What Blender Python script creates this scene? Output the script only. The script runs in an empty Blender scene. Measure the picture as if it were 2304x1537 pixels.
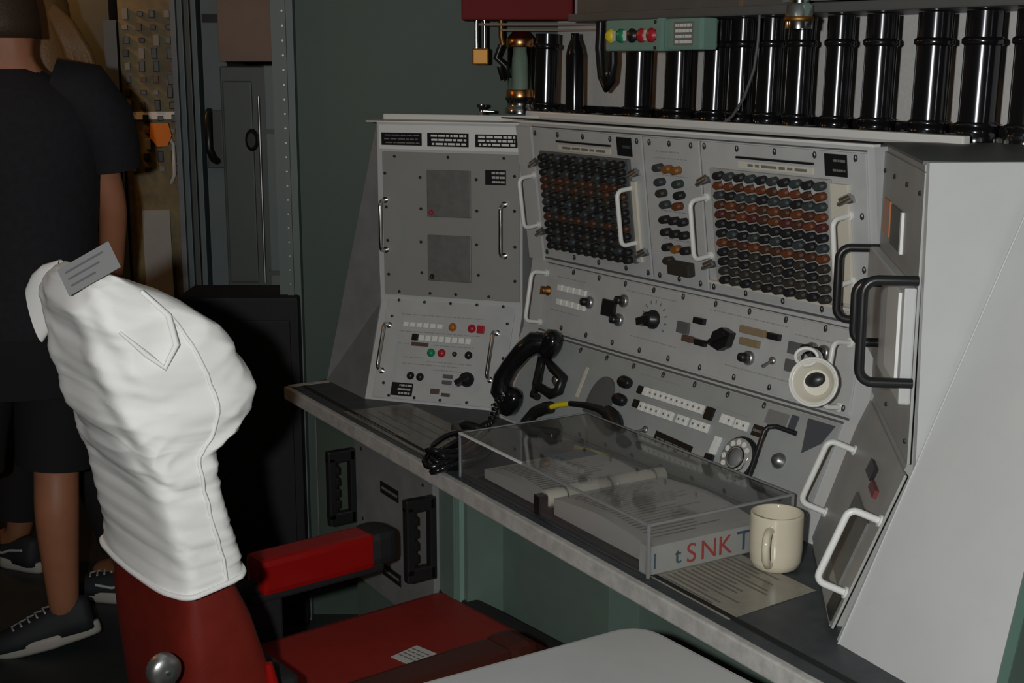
import bpy, bmesh, math, random
from mathutils import Matrix, Vector, noise as mnoise
random.seed(7)
R = math.radians
sc = bpy.context.scene
COL = sc.collection

# ------------------------------------------------------------------ camera
cam = bpy.data.cameras.new('camera'); cam_o = bpy.data.objects.new('camera', cam); COL.objects.link(cam_o)
cam.sensor_width = 36.0; cam.lens = 36.0 * 3050 / 2304; cam.clip_start = 0.05; cam.clip_end = 60
cam_o.location = (0, 0, 1.5); cam_o.rotation_euler = (R(90 - 11.824), 0, 0)
sc.camera = cam_o
# ------------------------------------------------------------------ light and exposure
w = bpy.data.worlds.new('world'); sc.world = w; w.use_nodes = True
w.node_tree.nodes['Background'].inputs[0].default_value = (0.75, 0.9, 1.0, 1)
w.node_tree.nodes['Background'].inputs[1].default_value = 0.012
def lamp(name, kind, loc, power, color=(1, 1, 1), size=0.05, aim=None, spot=None, size_y=None):
    l = bpy.data.lights.new(name, kind); l.energy = power; l.color = color
    if kind == 'AREA':
        l.size = size
        if size_y: l.shape = 'RECTANGLE'; l.size_y = size_y
    else: l.shadow_soft_size = size
    if spot: l.spot_size = R(spot); l.spot_blend = 0.45
    o = bpy.data.objects.new(name, l); COL.objects.link(o); o.location = loc
    if aim: o.rotation_euler = (Vector(aim) - Vector(loc)).to_track_quat('-Z', 'Y').to_euler()
    return o
lamp('flash_gun', 'SPOT', (-0.15, -0.02, 1.53), 100, (0.99, 1.0, 0.985), 0.022, (0.1, 2.3, 1.1), 112)
lamp('ceiling_lamp_light', 'AREA', (-0.2, 1.2, 2.25), 0.35, (0.9, 1.0, 0.96), 0.25, (-0.2, 1.2, 0), None, 1.1)
lamp('ceiling_lamp_light', 'AREA', (1.05, 1.9, 2.25), 0.22, (0.95, 1.0, 0.97), 0.25, (0.7, 2.1, 0), None, 1.1)
lamp('passage_lamp_light', 'POINT', (-1.75, 4.1, 2.0), 7.5, (1.0, 0.47, 0.13), 0.06)
lamp('passage_lamp_light', 'POINT', (-1.85, 2.7, 2.1), 3.6, (1.0, 0.45, 0.15), 0.05)
vs = sc.view_settings
vs.view_transform = 'Standard'; vs.look = 'None'; vs.gamma = 1.0; vs.exposure = 0.0; vs.use_curve_mapping = False

# ------------------------------------------------------------------ materials
MATS = {}
def mat(name, col, rough=0.5, metal=0.0, var=0.0, scale=30.0, bump=0.0, bscale=200.0, spec=0.5, trans=0.0, ior=1.45, emit=0.0, col2=None, aniso=0.0, coat=0.0):
    m = bpy.data.materials.new(name); m.use_nodes = True; nt = m.node_tree; b = nt.nodes['Principled BSDF']
    b.inputs['Base Color'].default_value = (*col, 1); b.inputs['Roughness'].default_value = rough; b.inputs['Metallic'].default_value = metal
    b.inputs['Specular IOR Level'].default_value = spec; b.inputs['Transmission Weight'].default_value = trans; b.inputs['IOR'].default_value = ior
    b.inputs['Coat Weight'].default_value = coat
    if emit: b.inputs['Emission Color'].default_value = (*col, 1); b.inputs['Emission Strength'].default_value = emit
    tc = nt.nodes.new('ShaderNodeTexCoord')
    if var or col2:
        n = nt.nodes.new('ShaderNodeTexNoise'); n.inputs['Scale'].default_value = scale; n.inputs['Detail'].default_value = 6; n.inputs['Roughness'].default_value = 0.65
        nt.links.new(tc.outputs['Object'], n.inputs['Vector'])
        r = nt.nodes.new('ShaderNodeValToRGB'); r.color_ramp.elements[0].position = 0.35; r.color_ramp.elements[1].position = 0.65
        c2 = col2 or tuple(c * (1 - var) for c in col)
        r.color_ramp.elements[0].color = (*c2, 1); r.color_ramp.elements[1].color = (*col, 1)
        nt.links.new(n.outputs['Fac'], r.inputs[0]); nt.links.new(r.outputs[0], b.inputs['Base Color'])
    if bump:
        n2 = nt.nodes.new('ShaderNodeTexNoise'); n2.inputs['Scale'].default_value = bscale; n2.inputs['Detail'].default_value = 4
        nt.links.new(tc.outputs['Object'], n2.inputs['Vector'])
        bp = nt.nodes.new('ShaderNodeBump'); bp.inputs['Strength'].default_value = bump; bp.inputs['Distance'].default_value = 0.002
        nt.links.new(n2.outputs['Fac'], bp.inputs['Height']); nt.links.new(bp.outputs[0], b.inputs['Normal'])
    MATS[name] = m; return m
GREY = (0.475, 0.48, 0.475)
mat('grey_paint', GREY, 0.42, var=0.10, scale=14, bump=0.05, bscale=350)
mat('shell_paint', (0.50, 0.505, 0.50), 0.45, var=0.05, scale=9, bump=0.05, bscale=300)
mat('panel_blue', (0.345, 0.365, 0.36), 0.4, var=0.12, scale=10)
mat('panel_grey', (0.36, 0.36, 0.345), 0.45, var=0.12, scale=12)
mat('panel_yellowed', (0.27, 0.267, 0.245), 0.4, col2=(0.285, 0.282, 0.265), scale=5)
mat('vent_metal', (0.20, 0.20, 0.19), 0.5, 0.4, var=0.2, scale=60)
mat('black', (0.012, 0.012, 0.013), 0.35)
mat('black_matte', (0.011, 0.011, 0.012), 0.7)
mat('black_gloss', (0.008, 0.008, 0.009), 0.16, coat=0.3)
mat('tube_black', (0.075, 0.075, 0.08), 0.17, 0.9)
mat('screw_dark', (0.06, 0.06, 0.06), 0.4, 0.7)
mat('chrome', (0.75, 0.75, 0.74), 0.18, 1.0)
mat('rim_metal', (0.70, 0.70, 0.68), 0.45, 0.6)
mat('steel', (0.45, 0.45, 0.44), 0.35, 0.9, var=0.2, scale=40)
mat('brass', (0.30, 0.15, 0.045), 0.5, 1.0)
mat('copper', (0.85, 0.42, 0.16), 0.28, 1.0)
mat('white_paint', (0.72, 0.72, 0.69), 0.35)
mat('key_white', (0.78, 0.78, 0.74), 0.45)
mat('print', (0.42, 0.42, 0.41), 0.6)
mat('print_dark', (0.16, 0.16, 0.15), 0.6)
mat('print_faint', (0.30, 0.30, 0.29), 0.6)
mat('label_cream', (0.60, 0.56, 0.47), 0.5)
mat('red', (0.42, 0.02, 0.03), 0.35); mat('orange', (0.42, 0.13, 0.02), 0.35); mat('green', (0.01, 0.24, 0.11), 0.35)
mat('dark_red', (0.16, 0.03, 0.03), 0.4); mat('brown', (0.10, 0.06, 0.045), 0.5)
mat('amber', (0.25, 0.19, 0.11), 0.35); mat('yellow', (0.75, 0.62, 0.03), 0.4)
mat('plug_black', (0.012, 0.012, 0.013), 0.6); mat('plug_brown', (0.065, 0.025, 0.012), 0.6)
mat('plug_rust', (0.125, 0.036, 0.012), 0.6); mat('plug_orange', (0.22, 0.085, 0.015), 0.55); mat('plug_slate', (0.032, 0.042, 0.043), 0.6)
mat('plug_umber', (0.032, 0.027, 0.022), 0.6); mat('plug_wine', (0.08, 0.018, 0.016), 0.6); mat('plug_pale', (0.45, 0.45, 0.45), 0.4)
mat('grey_dark', (0.11, 0.115, 0.115), 0.5, var=0.15, scale=15)
mat('grey_mid', (0.22, 0.225, 0.225), 0.5, var=0.2, scale=12)
mat('slate_blue', (0.06, 0.075, 0.09), 0.4)
mat('desk_top', (0.034, 0.040, 0.046), 0.45, col2=(0.055, 0.062, 0.068), scale=22, bump=0.1, bscale=500)
mat('desk_lip', (0.54, 0.525, 0.50), 0.5, col2=(0.40, 0.385, 0.36), scale=45)
mat('teal_paint', (0.125, 0.175, 0.148), 0.5, var=0.12, scale=8)
mat('teal_light', (0.18, 0.30, 0.25), 0.4, var=0.06, scale=20)
mat('bulkhead', (0.062, 0.090, 0.070), 0.55, var=0.08, scale=4, bump=0.05)
mat('wall_white', (0.66, 0.635, 0.61), 0.6, col2=(0.58, 0.565, 0.545), scale=120)
mat('trunk_grey', (0.10, 0.105, 0.103), 0.4, var=0.15, scale=10)
mat('red_enamel', (0.16, 0.008, 0.006), 0.6, spec=0.2)
mat('rail_brown', (0.20, 0.13, 0.09), 0.6)
mat('floor_lino', (0.028, 0.034, 0.037), 0.5, var=0.3, scale=3)
mat('ceiling_paint', (0.25, 0.27, 0.26), 0.7)
mat('chair_red', (0.165, 0.015, 0.009), 0.42, var=0.15, scale=25, bump=0.08, bscale=500)
mat('wrap_red', (0.27, 0.006, 0.005), 0.25, bump=0.25, bscale=60)
mat('seat_red', (0.25, 0.018, 0.012), 0.5, var=0.12, scale=25, bump=0.08, bscale=500)
mat('arm_brown', (0.05, 0.012, 0.008), 0.35, bump=0.1, bscale=300)
mat('cloth_white', (0.80, 0.79, 0.77), 0.85, bump=0.15, bscale=900, spec=0.2)
mat('tag_grey', (0.22, 0.22, 0.22), 0.6); mat('tag_print', (0.12, 0.12, 0.12), 0.6)
mat('paper', (0.50, 0.49, 0.465), 0.7); mat('paper_ink', (0.17, 0.17, 0.17), 0.7, col2=(0.33, 0.33, 0.32), scale=400)
mat('paper_tan', (0.34, 0.315, 0.25), 0.25, col2=(0.27, 0.25, 0.205), scale=20)
mat('paper_ochre', (0.20, 0.18, 0.14), 0.25, col2=(0.12, 0.115, 0.10), scale=18)
mat('paper_line', (0.15, 0.14, 0.12), 0.5)
mat('mug', (0.66, 0.60, 0.46), 0.12, var=0.06, scale=12, coat=0.4)
mat('acrylic', (0.93, 0.94, 0.935), 0.02, trans=0.98, ior=1.2)
mat('acrylic_edge', (0.34, 0.35, 0.35), 0.25, trans=0.3)
mat('glass', (0.9, 0.97, 0.93), 0.03, trans=1.0, ior=1.2)
mat('blue', (0.02, 0.06, 0.14), 0.5); mat('text_red', (0.45, 0.04, 0.03), 0.5); mat('text_blue', (0.04, 0.09, 0.16), 0.5); mat('text_teal', (0.04, 0.13, 0.14), 0.5)
mat('laminate', (0.44, 0.44, 0.435), 0.4, col2=(0.48, 0.48, 0.475), scale=6)
mat('skin', (0.42, 0.17, 0.09), 0.5, var=0.12, scale=12)
mat('skin_legs', (0.33, 0.14, 0.07), 0.5, var=0.15, scale=12)
mat('hair_dark', (0.05, 0.026, 0.012), 0.6, bump=0.6, bscale=160); mat('hair_blond', (0.17, 0.09, 0.03), 0.5, bump=0.6, bscale=120)
mat('shirt', (0.016, 0.0155, 0.020), 0.85, var=0.3, scale=60); mat('shorts', (0.010, 0.010, 0.011), 0.9); mat('top_black', (0.012, 0.011, 0.012), 0.9)
mat('shoe', (0.022, 0.024, 0.027), 0.7); mat('sole', (0.42, 0.39, 0.35), 0.6); mat('lace', (0.5, 0.5, 0.5), 0.7)
mat('rack_yellow', (0.22, 0.17, 0.06), 0.5, col2=(0.10, 0.07, 0.02), scale=9)
mat('tag_orange', (0.75, 0.22, 0.015), 0.5); mat('frame_blue', (0.13, 0.165, 0.17), 0.45, var=0.1, scale=10)
mat('cab_dark', (0.075, 0.083, 0.075), 0.45, var=0.1, scale=5); mat('cab_edge', (0.13, 0.155, 0.145), 0.45); mat('board_brown', (0.20, 0.125, 0.085), 0.6, var=0.15, scale=6)
mat('glass_backing', (0.28, 0.33, 0.28), 0.5)  # pale tone for the backing that brightens the lantern glass
mat('funnel', (0.70, 0.66, 0.56), 0.3)

# ------------------------------------------------------------------ mesh helpers
class MB:
    """collects faces of one mesh object; several material slots allowed"""
    def __init__(s): s.v = []; s.f = []; s.m = []; s.sm = []
    def add(s, verts, faces, mi=0, M=None, smooth=False):
        b = len(s.v)
        for p in verts:
            p = Vector(p); s.v.append(M @ p if M else p)
        for f in faces: s.f.append([b + i for i in f]); s.m.append(mi); s.sm.append(smooth)
        return s
    def box(s, x0, x1, y0, y1, z0, z1, mi=0, M=None, ch=0.0):
        if ch <= 0:
            v = [(x0,y0,z0),(x1,y0,z0),(x1,y1,z0),(x0,y1,z0),(x0,y0,z1),(x1,y0,z1),(x1,y1,z1),(x0,y1,z1)]
            return s.add(v, [(0,3,2,1),(4,5,6,7),(0,1,5,4),(1,2,6,5),(2,3,7,6),(3,0,4,7)], mi, M)
        bm = bmesh.new(); bmesh.ops.create_cube(bm, size=1)
        for vv in bm.verts: vv.co = Vector((x0+(vv.co.x+.5)*(x1-x0), y0+(vv.co.y+.5)*(y1-y0), z0+(vv.co.z+.5)*(z1-z0)))
        bmesh.ops.bevel(bm, geom=bm.edges[:], offset=ch, segments=2, affect='EDGES', profile=0.6)
        return s.bm(bm, mi, M)
    def bm(s, bm, mi=0, M=None, smooth=False):
        bm.verts.index_update(); s.add([v.co.copy() for v in bm.verts], [[v.index for v in f.verts] for f in bm.faces], mi, M, smooth); bm.free(); return s
    def prism(s, poly, z0, z1, mi=0, M=None):
        n = len(poly); v = [(x, y, z0) for x, y in poly] + [(x, y, z1) for x, y in poly]
        return s.add(v, [tuple(reversed(range(n))), tuple(range(n, 2*n))] + [(i, (i+1) % n, n+(i+1) % n, n+i) for i in range(n)], mi, M)
    def lathe(s, prof, n=20, mi=0, M=None, smooth=True, cap=True):
        v = []; f = []
        for r, z in prof:
            for k in range(n): a = 2*math.pi*k/n; v.append((r*math.cos(a), r*math.sin(a), z))
        for i in range(len(prof)-1):
            for k in range(n): k2 = (k+1) % n; f.append((i*n+k, i*n+k2, (i+1)*n+k2, (i+1)*n+k))
        s.add(v, f, mi, M, smooth)
        if cap: s.add(v[:n], [tuple(reversed(range(n)))], mi, M); s.add(v[-n:], [tuple(range(n))], mi, M)
        return s
    def tube(s, pts, r, n=8, mi=0, M=None, closed=False):
        pts = [Vector(p) for p in pts]; N = len(pts); rr = r if isinstance(r, (list, tuple)) else [r]*N
        v = []; f = []; up = None
        for i, p in enumerate(pts):
            t = (pts[(i+1) % N] - pts[i-1]) if closed else (pts[min(i+1, N-1)] - pts[max(i-1, 0)])
            t.normalize()
            if up is None: up = Vector((0.31, 0.22, 0.93)) if abs(t.z) < .8 else Vector((1, 0.1, 0))
            a = t.cross(up).normalized(); b = a.cross(t).normalized(); up = b
            for k in range(n): q = 2*math.pi*k/n; v.append(p + a*math.cos(q)*rr[i] + b*math.sin(q)*rr[i])
        for i in range(N if closed else N-1):
            j = (i+1) % N
            for k in range(n): k2 = (k+1) % n; f.append((i*n+k, i*n+k2, j*n+k2, j*n+k))
        s.add(v, f, mi, M, True)
        if not closed: s.add(v[:n], [tuple(reversed(range(n)))], mi, M); s.add(v[-n:], [tuple(range(n))], mi, M)
        return s
    def loft(s, rings, mi=0, M=None, cap0=True, cap1=True, smooth=True):
        n = len(rings[0]); v = [p for r in rings for p in r]; f = []
        for i in range(len(rings)-1):
            for k in range(n): k2 = (k+1) % n; f.append((i*n+k, i*n+k2, (i+1)*n+k2, (i+1)*n+k))
        if cap0: f.append(tuple(reversed(range(n))))
        if cap1: f.append(tuple(range((len(rings)-1)*n, len(rings)*n)))
        return s.add(v, f, mi, M, smooth)
    def mesh(s, name, mats):
        me = bpy.data.meshes.new(name); me.from_pydata([tuple(p) for p in s.v], [], s.f)
        for m in (mats if isinstance(mats, (list, tuple)) else [mats]): me.materials.append(MATS[m])
        me.polygons.foreach_set('material_index', s.m); me.polygons.foreach_set('use_smooth', s.sm); me.update()
        bm = bmesh.new(); bm.from_mesh(me); bmesh.ops.recalc_face_normals(bm, faces=bm.faces); bm.to_mesh(me); bm.free()
        return me
    def build(s, name, mats, parent=None, M=None): return put(name, s.mesh(name, mats), parent, M)
WM = {}
def put(name, me, parent=None, M=None):
    o = bpy.data.objects.new(name, me); COL.objects.link(o); M = M or Matrix.Identity(4)
    if parent is not None:
        o.parent = parent; o.matrix_basis = WM[parent.name].inverted() @ M
    else: o.matrix_basis = M
    WM[o.name] = M.copy(); return o
def tag(o, label, cat, group=None, kind=None):
    if label: o['label'] = label
    if cat: o['category'] = cat
    if group: o['group'] = group
    if kind: o['kind'] = kind
    return o
def thing(name, label, cat, M, group=None):
    if not isinstance(M, Matrix): M = Matrix.Translation(M)
    return tag(put(name, None, None, M), label, cat, group)
def struct(o): o['kind'] = 'structure'; return o
def sub(o, lv=1):
    m = o.modifiers.new('subsurf', 'SUBSURF'); m.levels = lv; m.render_levels = lv; return o
def T(x, y, z): return Matrix.Translation((x, y, z))
def RX(a): return Matrix.Rotation(R(a), 4, 'X')
def RY(a): return Matrix.Rotation(R(a), 4, 'Y')
def RZ(a): return Matrix.Rotation(R(a), 4, 'Z')
def S(x, y, z): return Matrix.Diagonal((x, y, z, 1))
def bay_frame(o, ang):             # x along the bay, y back, z up
    a = R(ang); d = Vector((math.cos(a), math.sin(a), 0)); n = Vector((-d.y, d.x, 0))
    return Matrix(((d.x, n.x, 0, o[0]), (d.y, n.y, 0, o[1]), (0, 0, 1, 0), (0, 0, 0, 1)))
def panel_frame(bay, t0, z0, t1, z1):  # x along the bay, y up the panel, z out of the panel
    b0 = bay @ Vector((0, t0, z0)); b1 = bay @ Vector((0, t1, z1)); d = (bay.to_3x3() @ Vector((1, 0, 0))); v = (b1-b0).normalized(); N = d.cross(v)
    return Matrix(((d.x, v.x, N.x, b0.x), (d.y, v.y, N.y, b0.y), (d.z, v.z, N.z, b0.z), (0, 0, 0, 1)))
# ---- shared small pieces (local: x along, y up, z out of the panel)
def rr_path(h, p, r=0.012, n=4):   # bail handle path from (0,0,0) up to (0,h,0), standing p out
    out = [(0, 0, 0)]
    for k in range(n+1): a = math.pi/2*k/n; out.append((0, r*(1-math.cos(a)), p - r + r*math.sin(a)))
    for k in range(n+1): a = math.pi/2*k/n; out.append((0, h - r + r*math.sin(a), p - r + r*math.cos(a)))
    out.append((0, h, 0)); return out
CACHE = {}
def cached(key, fn):
    if key not in CACHE: CACHE[key] = fn()
    return CACHE[key]
def screw_mesh(): return cached('screw', lambda: MB().lathe([(0.0036, 0), (0.0036, 0.0022), (0.002, 0.0032)], 7, smooth=False).mesh('screw', 'screw_dark'))
def slotscrew_mesh():              # oval quarter-turn fastener
    return cached('slot', lambda: MB().lathe([(0.004, 0), (0.004, 0.003), (0.0024, 0.0042)], 7, M=S(0.8, 1.45, 1), smooth=False).mesh('screw', 'screw_dark'))
def handle_mesh(h, p, r, m): return cached(('h', h, p, r, m), lambda: MB().tube(rr_path(h, p), r, 8).lathe([(r*1.7, 0), (r*1.7, 0.003)], 10).lathe([(r*1.7, 0), (r*1.7, 0.003)], 10, M=T(0, h, 0)).mesh('handle', m))
def lamp_mesh(r, m): return cached(('l', r, m), lambda: MB().lathe([(r*1.15, 0), (r*1.15, 0.002), (r*0.95, 0.0025), (r*0.9, 0.006), (r*0.6, 0.008), (0.0008, 0.0085)], 14).mesh('button', m))
def key_mesh(w, h, d, m): return cached(('k', w, h, d, m), lambda: MB().box(-w/2, w/2, -h/2, h/2, 0, d, ch=min(w, h)*0.12).mesh('key', m))
def knob_mesh(r, m): return cached(('kn', r, m), lambda: MB().lathe([(r*1.2, 0), (r*1.2, 0.003), (r*0.95, 0.004), (r*0.82, 0.016), (r*0.7, 0.018), (0.0005, 0.018)], 14).box(-r*0.16, r*0.16, -r, r, 0.012, 0.021).mesh('knob', m))
def plug_mesh(m, w=0.0245, h=0.0138, d=0.012):
    def f():
        a = w/2; b = h/2; c = 0.35
        ring = lambda q, z: [(-a*q, -b*q*c, z), (-a*q*0.6, -b*q, z), (a*q*0.6, -b*q, z), (a*q, -b*q*c, z), (a*q, b*q*c, z), (a*q*0.6, b*q, z), (-a*q*0.6, b*q, z), (-a*q, b*q*c, z)]
        return MB().loft([ring(1, 0), ring(1, d*0.65), ring(0.72, d)], smooth=False, cap0=False).mesh('plug', m)
    return cached(('p', m, w, h, d), f)
def plate_mesh(w, h, rows, bg='black', fg='print', left=0.0, seed=1, d=0.0016, bold=0.5):
    """engraved plate: backing and broken lines of lettering"""
    rd = random.Random(seed); mb = MB().box(-w/2, w/2, -h/2, h/2, 0, d)
    x0 = -w/2 + w*0.06 + left*w
    for i in range(rows):
        y = h/2 - h*(i+0.65)/(rows+0.3); x = x0 + rd.random()*w*0.06; th = h/(rows+0.3)*bold
        while x < w/2 - w*0.07:
            L = min(w*(0.05+0.16*rd.random()), w/2 - w*0.05 - x); mb.box(x, x+L, y-th/2, y+th/2, d, d+0.0004, 1); x += L + w*0.03
    return mb.mesh('label_plate', [bg, fg])
def on(P, u, v, n=0, rot=0): return P @ T(u, v, n) @ RZ(rot)
def dashes(P, parent, lst, m='print_faint', name='lettering', seed=3):
    """printed legends: thin raised ink dashes as one part"""
    rd = random.Random(seed); mb = MB()
    for (u, v, w, th) in lst:
        x = u
        while x < u + w:
            L = min(0.004 + 0.012*rd.random(), u + w - x); mb.box(x, x+L, v-th/2, v+th/2, 0.0001, 0.0007); x += L + 0.003
    return tag(mb.build(name, m, parent, P), None, None, None, 'stuff')

# ------------------------------------------------------------------ the room shell
struct(MB().box(-3.2, 2.6, -1.2, 6.6, -0.06, 0).build('floor', 'floor_lino'))
struct(MB().box(-3.2, 2.6, -1.2, 6.6, 2.3, 2.36).build('ceiling', 'ceiling_paint'))
struct(MB().box(-0.545, 1.9, 3.50, 3.56, 0, 2.3).build('wall_back', 'bulkhead'))
struct(MB().box(-3.2, 2.6, 6.5, 6.6, 0, 2.3).build('wall_far', 'cab_dark'))
struct(MB().box(-3.2, -3.1, -1.2, 6.5, 0, 2.3).build('wall_left', 'bulkhead'))
struct(MB().box(1.86, 1.95, -1.2, 3.5, 0, 2.3).build('wall_right', 'bulkhead'))
struct(MB().box(-3.2, 2.6, -1.2, -1.1, 0, 2.3).build('wall_front', 'bulkhead'))
C = bay_frame((0.046, 2.965), -57)
struct(MB().box(-0.34, 1.5, 0.30, 0.33, 1.2, 2.0).build('wall_console', 'wall_white', None, C))
tr = struct(MB().box(-0.60, -0.545, 3.46, 3.56, 0, 2.3).box(-0.578, -0.562, 3.45, 3.46, 0, 2.3).build('trim_1', 'cab_edge'))
for k in range(26): put('rivet', cached('rivet', lambda: MB().lathe([(0.004, 0), (0.003, 0.002)], 6).mesh('rivet', 'steel')), tr, T(-0.57, 3.45, 0.75 + k*0.036) @ RX(90))

# ------------------------------------------------------------------ desk
DE = bay_frame((-0.535, 3.161), -59.54)      # x along the front edge, y towards the console
DZ = 0.73
def desk_xy(p): q = DE.inverted() @ Vector((p[0], p[1], 0)); return (q.x, q.y)
top_poly = [(0, 0), (2.75, 0), (2.75, 0.55)] + [desk_xy(p) for p in ((0.95, 1.6), (0.75, 2.35), (0.15, 3.12), (-0.44, 3.24))]
desk = thing('desk_worktop', 'long blue-grey speckled desk top with scuffed pale front lip under the console', 'desk', DE @ T(0, 0, DZ))
MB().prism(top_poly, DZ-0.028, DZ).build('top', 'desk_top', desk, DE)
MB().box(-0.004, 2.75, -0.012, 0.022, DZ-0.032, DZ-0.001, ch=0.003).build('front_lip', 'desk_lip', desk, DE)
MB().box(-0.006, 0.016, 0.0, 0.10, DZ-0.032, DZ+0.0005).build('end_lip', 'desk_lip', desk, DE)
MB().box(0.02, 2.74, 0.024, 0.034, DZ, DZ+0.0012).build('edge_strip', 'black_matte', desk, DE)
# pedestal with drawer units under the left end
PF = panel_frame(DE, 0.03, 0, 0.03, 1)
ped = thing('desk_pedestal', 'grey and green equipment drawer pedestal with black loop handles under the desk', 'cabinet', DE @ T(0.4, 0.03, 0))
MB().box(0.085, 0.76, 0.04, 0.5, 0.35, DZ-0.03).box(0.15, 0.7, 0.10, 0.5, 0.0, 0.35).build('body', 'teal_paint', ped, DE)
MB().box(0.094, 0.318, 0.028, 0.04, 0.36, DZ-0.035).build('drawer_front', 'teal_paint', ped, DE)
df = MB().box(0.322, 0.70, 0.026, 0.04, 0.352, DZ-0.035).build('drawer_front', 'grey_mid', ped, DE)
MB().box(0.078, 0.086, 0.03, 0.5, 0.37, DZ-0.03).build('side_sheet', 'grey_mid', ped, DE)
def loop_handle():
    out = [(-0.012, 0.0), (0.05, 0.0), (0.066, 0.03), (0.066, 0.17), (-0.012, 0.17)]
    inn = [(0.012, 0.035), (0.04, 0.035), (0.05, 0.05), (0.05, 0.135), (0.040, 0.15), (0.012, 0.13)]
    mb = MB()
    # plate loop standing out of the drawer: built as bars round an opening
    mb.box(-0.010, 0.010, 0, 0.065, 0.0, 0.03, ch=0.004).box(-0.010, 0.010, 0, 0.066, 0.145, 0.172, ch=0.004)
    mb.box(-0.010, 0.010, 0, 0.014, 0.0, 0.172, ch=0.003).box(-0.010, 0.010, 0.046, 0.066, 0.012, 0.16, ch=0.005)
    for k in range(4): mb.box(-0.009, 0.009, 0.040, 0.050, 0.04+k*0.026, 0.058+k*0.026, ch=0.003)
    return mb.mesh('loop_handle', 'black')
hm = loop_handle()
for a in (0.318, 0.706): put('loop_handle', hm, ped, DE @ T(a, 0.026, 0.48) @ RZ(180))
put('label_plate', plate_mesh(0.088, 0.026, 1, 'black', 'print_dark', seed=4, bold=0.3), df, on(PF, 0.50, 0.601, 0.004))
put('label_plate', plate_mesh(0.088, 0.026, 1, 'black', 'print_dark', seed=5, bold=0.3), df, on(PF, 0.505, 0.416, 0.004))
for u, v in ((0.36, 0.66), (0.66, 0.66), (0.36, 0.5), (0.655, 0.40), (0.50, 0.50), (0.37, 0.39)): put('screw', screw_mesh(), df, on(PF, u, v, 0.004))
knee = thing('kneehole_panel', 'plain green panel closing the kneehole behind the red chair', 'panel', DE @ T(1.2, 0.12, 0))
MB().box(0.762, 0.79, 0.055, 0.30, 0.0, DZ-0.032).build('side_panel', 'teal_paint', knee, DE)
MB().box(0.79, 1.16, 0.135, 0.15, 0.0, DZ-0.032).build('front_panel', 'teal_paint', knee, DE)
MB().box(1.15, 1.162, 0.15, 0.22, 0.0, DZ-0.032).build('return_panel', 'teal_paint', knee, DE)
MB().box(1.16, 1.76, 0.20, 0.22, 0.0, DZ-0.032).build('back_panel', 'teal_paint', knee, DE)
MB().box(0.762, 0.776, 0.045, 0.058, 0.0, DZ-0.032).build('corner_post', 'teal_light', knee, DE)
MB().box(1.75, 2.74, 0.06, 0.10, 0.0, DZ-0.032).build('front_sheet', 'teal_paint', knee, DE)

# ------------------------------------------------------------------ left bay
L = bay_frame((-0.306, 3.122), -20.5)
bay = thing('console_bay', 'narrow grey console bay with two blanked vent plates, at the green bulkhead', 'console', L @ T(0.175, 0, DZ))
prof = [(-0.0935, DZ), (0, 0.94), (0, 1.357), (0.11, 1.357), (0.15, DZ)]
def shell(B, prof, u0, u1):
    mb = MB(); n = len(prof)
    v = [(u0, t, z) for t, z in prof] + [(u1, t, z) for t, z in prof]
    return mb.add(v, [tuple(reversed(range(n))), tuple(range(n, 2*n))] + [(i, (i+1) % n, n+(i+1) % n, n+i) for i in range(n)], 0)
shell(L, prof, -0.002, 0.352).build('shell', 'shell_paint', bay, L)
# flared side plate
def flare(B, F, G, Tp, th, name, parent, m):
    a, b, c = Vector(F), Vector(G), Vector(Tp); n = (b-a).cross(c-a).normalized()*th
    return MB().add([a, b, c, a+n, b+n, c+n], [(0, 1, 2), (5, 4, 3), (0, 3, 4, 1), (1, 4, 5, 2), (2, 5, 3, 0)]).build(name, m, parent)
MB().add([(-0.340, 3.034, DZ), (-0.452, 3.22, DZ), (-0.309, 3.135, 1.357), (-0.308, 3.12, 0.94),
          (-0.30, 3.06, DZ), (-0.40, 3.30, DZ), (-0.25, 3.20, 1.357), (-0.25, 3.15, 0.94)],
         [(0, 3, 2, 1), (4, 5, 6, 7), (0, 1, 5, 4), (1, 2, 6, 5), (2, 3, 7, 6), (3, 0, 4, 7)]).build('side_plate', 'grey_mid', bay)
MB().box(-0.03, 0.36, 0.09, 0.105, 1.357, 1.372, ch=0.003).box(-0.03, 0.36, 0.0, 0.09, 1.357, 1.360).build('top_rail', 'white_paint', bay, L)
PU = panel_frame(L, 0, 0, 0, 1)
PL_ = panel_frame(L, -0.0935, DZ, 0, 0.94)
up = MB().box(0.012, 0.346, 0.962, 1.291, 0, 0.005, ch=0.0015).build('upper_panel', 'panel_yellowed', bay, PU)
hd = MB().box(0.004, 0.349, 1.297, 1.352, 0, 0.003).build('header_strip', 'white_paint', bay, PU)
put('label_plate', plate_mesh(0.10, 0.028, 3, 'black', 'print_dark', seed=11, bold=0.3), hd, on(PU, 0.061, 1.320, 0.003))
put('label_plate', plate_mesh(0.10, 0.030, 3, 'black', 'white_paint', seed=12), hd, on(PU, 0.175, 1.320, 0.003))
put('label_plate', plate_mesh(0.10, 0.028, 3, 'black', 'white_paint', seed=13, bold=0.6), hd, on(PU, 0.291, 1.320, 0.003))
for (cy, m) in ((1.200, 'red'), (1.053, 'black')):
    vp = MB().box(0.124, 0.231, cy-0.053, cy+0.053, 0.005, 0.009, ch=0.002).build('vent_plate', 'vent_metal', up, PU)
    put('corner_button', lamp_mesh(0.005, m), up, on(PU, 0.135, cy-0.043, 0.008))
put('label_plate', plate_mesh(0.049, 0.033, 3, 'black', 'print', 0.25, seed=14), up, on(PU, 0.290, 1.240, 0.005))
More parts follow.
